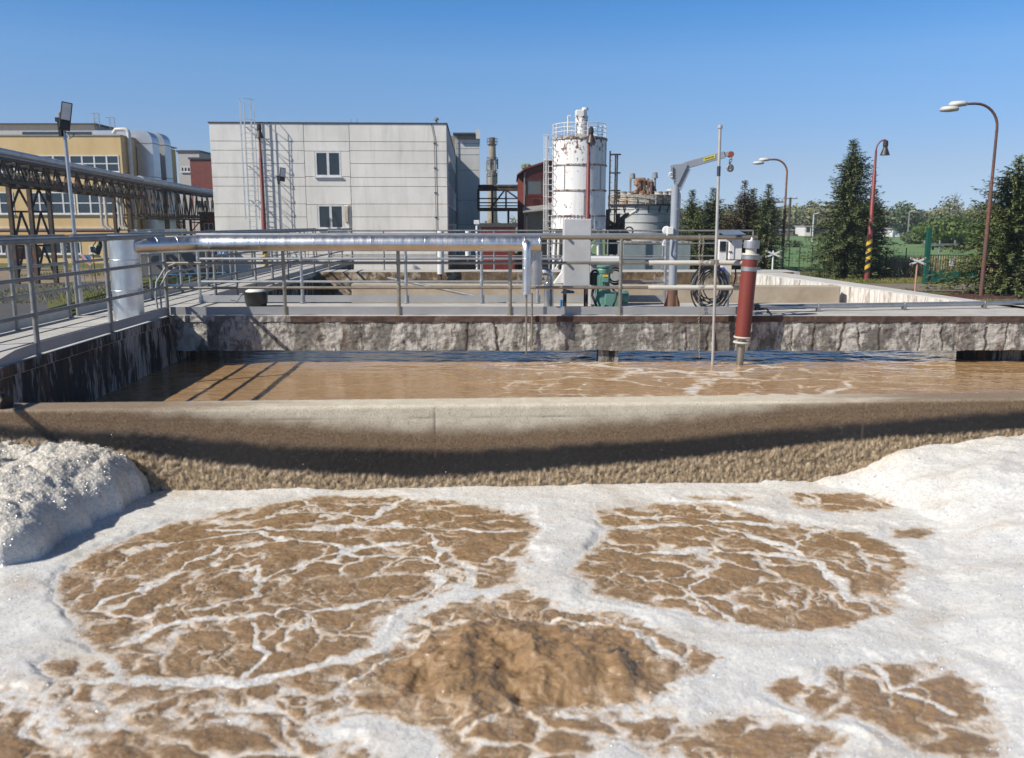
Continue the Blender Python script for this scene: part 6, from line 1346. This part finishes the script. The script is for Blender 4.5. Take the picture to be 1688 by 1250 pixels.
for i, (px, py, D, rx, lab) in enumerate([(1545,356,120,5.5,'bright green spreading bush at the far edge of the field'), (1592,346,110,6.0,'tall bright green bush behind the green gate'), (1640,350,100,6,'leafy green bush partly hidden by the nearest spruce'), (1522,372,140,4.0,'low dark olive bush next to white farm buildings')]):
    tree(lab, px, py, D, rx, BUSHG if i < 3 else GREYG, 40+i, 4200, .45, True, 'bush', 'bush', .0, 'bushes along the field')
tree('small bush at the field edge by the rusty lamp post', 1307, 392, 120, 2.0, GREYG, 51, 500, .4, False, 'bush', 'bush', .0)
# farm buildings
def farm(px0, py0, px1, D, lab, mat, nw):
    x0, x1, z1 = P(px0,380,D).x, P(px1,380,D).x, zr(py0,D); s = T('farm_building', lab, 'building', ((x0+x1)/2, D, GZ)); g = G(); g.box(x0,D,GZ,x1,D+8,z1); g.build('wall', mat, s)
    g = G(); g.box(x0-.2,D-.2,z1+.002,x1+.2,D+8.2,z1+.25); g.build('roof', plain('farm_roof', (.4,.4,.42), None, .7), s)
    for k in range(nw): x = x0+(x1-x0)*(k+.5)/nw; g = G(); g.box(x-.5,D-.04,GZ+1,x+.5,D-.005,GZ+2.4); g.build('window', GLASS, s)
farm(1453, 377.5, 1480, 225, 'long low white farm building at the far side of the field', WHITE, 4)
farm(1478, 378, 1493, 218, 'taller white farm building front with dark door beyond the field', WHITE, 1)
farm(1497, 379, 1511, 230, 'small white shed at the end of the farm row', WHITE, 2)
farm(1327, 374, 1337, 235, 'tiny white hut between rusty lamp post and big spruce', WHITE, 1)
farm(1277, 380, 1308, 240, 'distant dark roofed barn behind the rusty lamp post', plain('barn', (.12,.13,.14)), 3)
def post(px, pyt, D, r_, mat, lab, name='utility_pole', cat='pole', top=None):
    x = P(px,380,D).x; z = zr(pyt,D); s = T(name, lab, cat, (x,D,GZ)); g = G(); g.tube([(x,D,GZ),(x,D,z)], [r_*1.25,r_], 10); g.build('shaft', mat, s)
    if top == 'cross': g = G(); g.bar((x-1.2,D,z-.15),(x+1.2,D,z-.15),.16,.16); [g.tube([(x+k,D,z-.1),(x+k,D,z+.15)],.07,6) for k in (-1.05,0,1.05)]; g.build('cross_arm', STEEL_DULL, s)
    if top == 'lamp': g = G(); g.bar((x,D,z),(x+.9,D-.2,z+.25),.25,.14); g.build('lamp_head', LAMPW, s)
    return s
PCON = plain('pole_concrete', (.5,.5,.48), (.4,.4,.38))
post(1270, 331, 90, .22, PCON, 'pale concrete utility pole with cross arm by the tree row', top='cross')
post(1300, 326, 150, .2, BARK, 'brown wooden power pole with cross arm behind the rusty lamp post', top='cross')
post(1340, 353, 160, .12, LAMPW, 'slim white lamp pole standing far out by the field', 'street_lamp', 'street lamp', 'lamp')
post(1497, 349, 170, .14, STEEL_DULL, 'grey lamp pole near the white farm buildings', 'street_lamp', 'street lamp', 'lamp')
# ---- level crossing signs, gate, wire fence, reeds
def crossing(px, pyt, pyb, D, lab, pm):
    x = P(px,440,D).x; z1 = zr(pyt+7,D); s = T('crossing_sign', lab, 'sign', (x,D,GZ)); g = G(); g.tube([(x,D,GZ),(x,D,z1+.15)], .04, 8); g.build('post', pm, s)
    c = Vector((x,D-.06,z1)); w = 13*D/F; hh = 5.2*D/F
    for i, sg in enumerate((1,-1)):
        y = Vector((0,-.025*i,0)); g = G(); g.bar(c+y+Vector((-w,0,-hh*sg)), c+y+Vector((w,0,hh*sg)), .075, .02, up=(0,1,0)); bl = g.build('cross_arm', WHITE, s)
        for e_ in (-1, 1): g = G(); g.bar(c+y+Vector((w*e_*.72,-.013,hh*sg*e_*.72)), c+y+Vector((w*e_*.97,-.013,hh*sg*e_*.97)), .04, .008, up=(0,1,0)); g.build('red_edge', RED, bl)
crossing(1511.5, 424, 489, 38, 'small white railway crossing cross on an orange post near the track', plain('orange_post', (.5,.22,.12), (.45,.3,.25)))
crossing(1273.5, 412, 446, 40.5, 'white railway crossing cross behind the red column', WHITE)
post(1551, 400, 60, .05, STEEL, 'thin grey post with small cross sign behind the green gate', 'crossing_sign', 'sign', 'cross')
s = T('gate', 'dark green metal gate with bars above a solid panel, by the field', 'gate', gp(1529, 45.5))
D7 = 45.5; x0, x1 = P(1527,440,D7).x, P(1606,440,D7).x; zz = lambda py: zr(py, D7)
for x, tp in ((x0, 376), (x1, 420)): g = G(); g.box(x-.11,D7-.11,GZ,x+.11,D7+.11,zz(tp)); g.build('post', GATEGREEN, s, .01)
g = G(); g.box(x0+.15,D7-.03,GZ+.12,x1-.15,D7+.03,zz(448)); g.build('panel', GATEGREEN, s, .006)
g = G(); g.box(x0+.15,D7-.03,zz(421.5),x1-.15,D7+.03,zz(420)); [g.box(x-.016,D7-.016,zz(447.9),x+.016,D7+.016,zz(421.6)) for x in np.arange(x0+.2,x1-.2,.13)]; g.build('bars', GATEGREEN, s)
g = G(); g.cbox((P(1570,430,D7-.1).x+0,D7-.1,zz(432)),.3,.04,.42,.2); g.build('white_plate', WHITE, s)
g = G(); g.cbox((P(1537,400,D7).x,D7-.1,zz(409)),.08,.08,.2); g.build('latch_box', BLACK, s)
s = T('wire_fence', 'green wire mesh fence along the near edge of the field', 'fence', gp(1450, 50))
FG = plain('fence_green', (.015,.05,.03), None, .6); fx = [1288, 1300, 1317, 1338, 1358, 1378, 1460, 1492, 1524]; fps = [P(p, 440, 50 + (1524-p)*.018) for p in fx]
for p in fps: g = G(); g.tube([(p.x,p.y,GZ),(p.x,p.y,GZ+1.75)], .035, 6); g.build('post', FG, s)
g = G()
for a, b in zip(fps, fps[1:]):
    for h in np.arange(.1, 1.7, .2): g.bar((a.x,a.y,GZ+h),(b.x,b.y,GZ+h), .008, .008)
    n = int((b-a).length/.2)
    for k in range(n): q = a+(b-a)*k/n; g.bar((q.x,q.y,GZ+.1),(q.x,q.y,GZ+1.7), .006, .006)
g.build('mesh', FG, s)
def blades(name, areas, mat, seed, n, h, w):
    r_ = np.random.RandomState(seed); V = []
    for (xa, xb, ya, yb) in areas:
        x = r_.uniform(xa,xb,n); y = r_.uniform(ya,yb,n); hh = h*r_.uniform(.5,1.1,n); a = r_.uniform(0,6.28,n); dx = np.cos(a)*w; dy = np.sin(a)*w; lx = r_.normal(size=n)*h*.2; ly = r_.normal(size=n)*h*.2
        z = np.full(n, GZ); V.append(np.stack([np.stack([x-dx,y-dy,z],1), np.stack([x+dx,y+dy,z],1), np.stack([x+lx,y+ly,z+hh],1)],1).reshape(-1,3))
    V = np.concatenate(V); o = np_mesh(name, V, np.arange(len(V)).reshape(-1,3), mat, False, None, (V[:,0].mean(), V[:,1].mean(), GZ)); return tag(o, kind='stuff')
blades('dry_reeds', [(P(1462,440,52).x, P(1640,440,52).x, 51, 54)], leaf_mat('reed_straw', (.36,.28,.16), (.45,.36,.21), (.52,.43,.27), 1), 5, 5200, 1.25, .035)
blades('grass', [(P(1300,440,48).x, P(1640,440,48).x, 46.5, 51), (8.5, 30, 30, 35.5), (-30,-12,52,60), (-9.5,-6.4,20,32), (-24,-8,34,46)], leaf_mat('grass_blades', (.13,.15,.04), (.19,.19,.06), (.28,.24,.1), .6), 6, 5200, .17, .02)
# ================================================================ haze
HZ = bpy.data.materials.new('thin_air'); HZ.use_nodes = True; hn = HZ.node_tree
hn.nodes.remove(hn.nodes['Principled BSDF']); pv = hn.nodes.new('ShaderNodeVolumePrincipled')
pv.inputs['Color'].default_value = (.86, .92, 1.0, 1); pv.inputs['Density'].default_value = .0005; pv.inputs['Anisotropy'].default_value = .2
hn.links.new(pv.outputs[0], hn.nodes['Material Output'].inputs['Volume'])
g = G(); g.box(-420, -25, GZ-1, 420, 420, 34); tag(g.build('haze', HZ), kind='stuff')
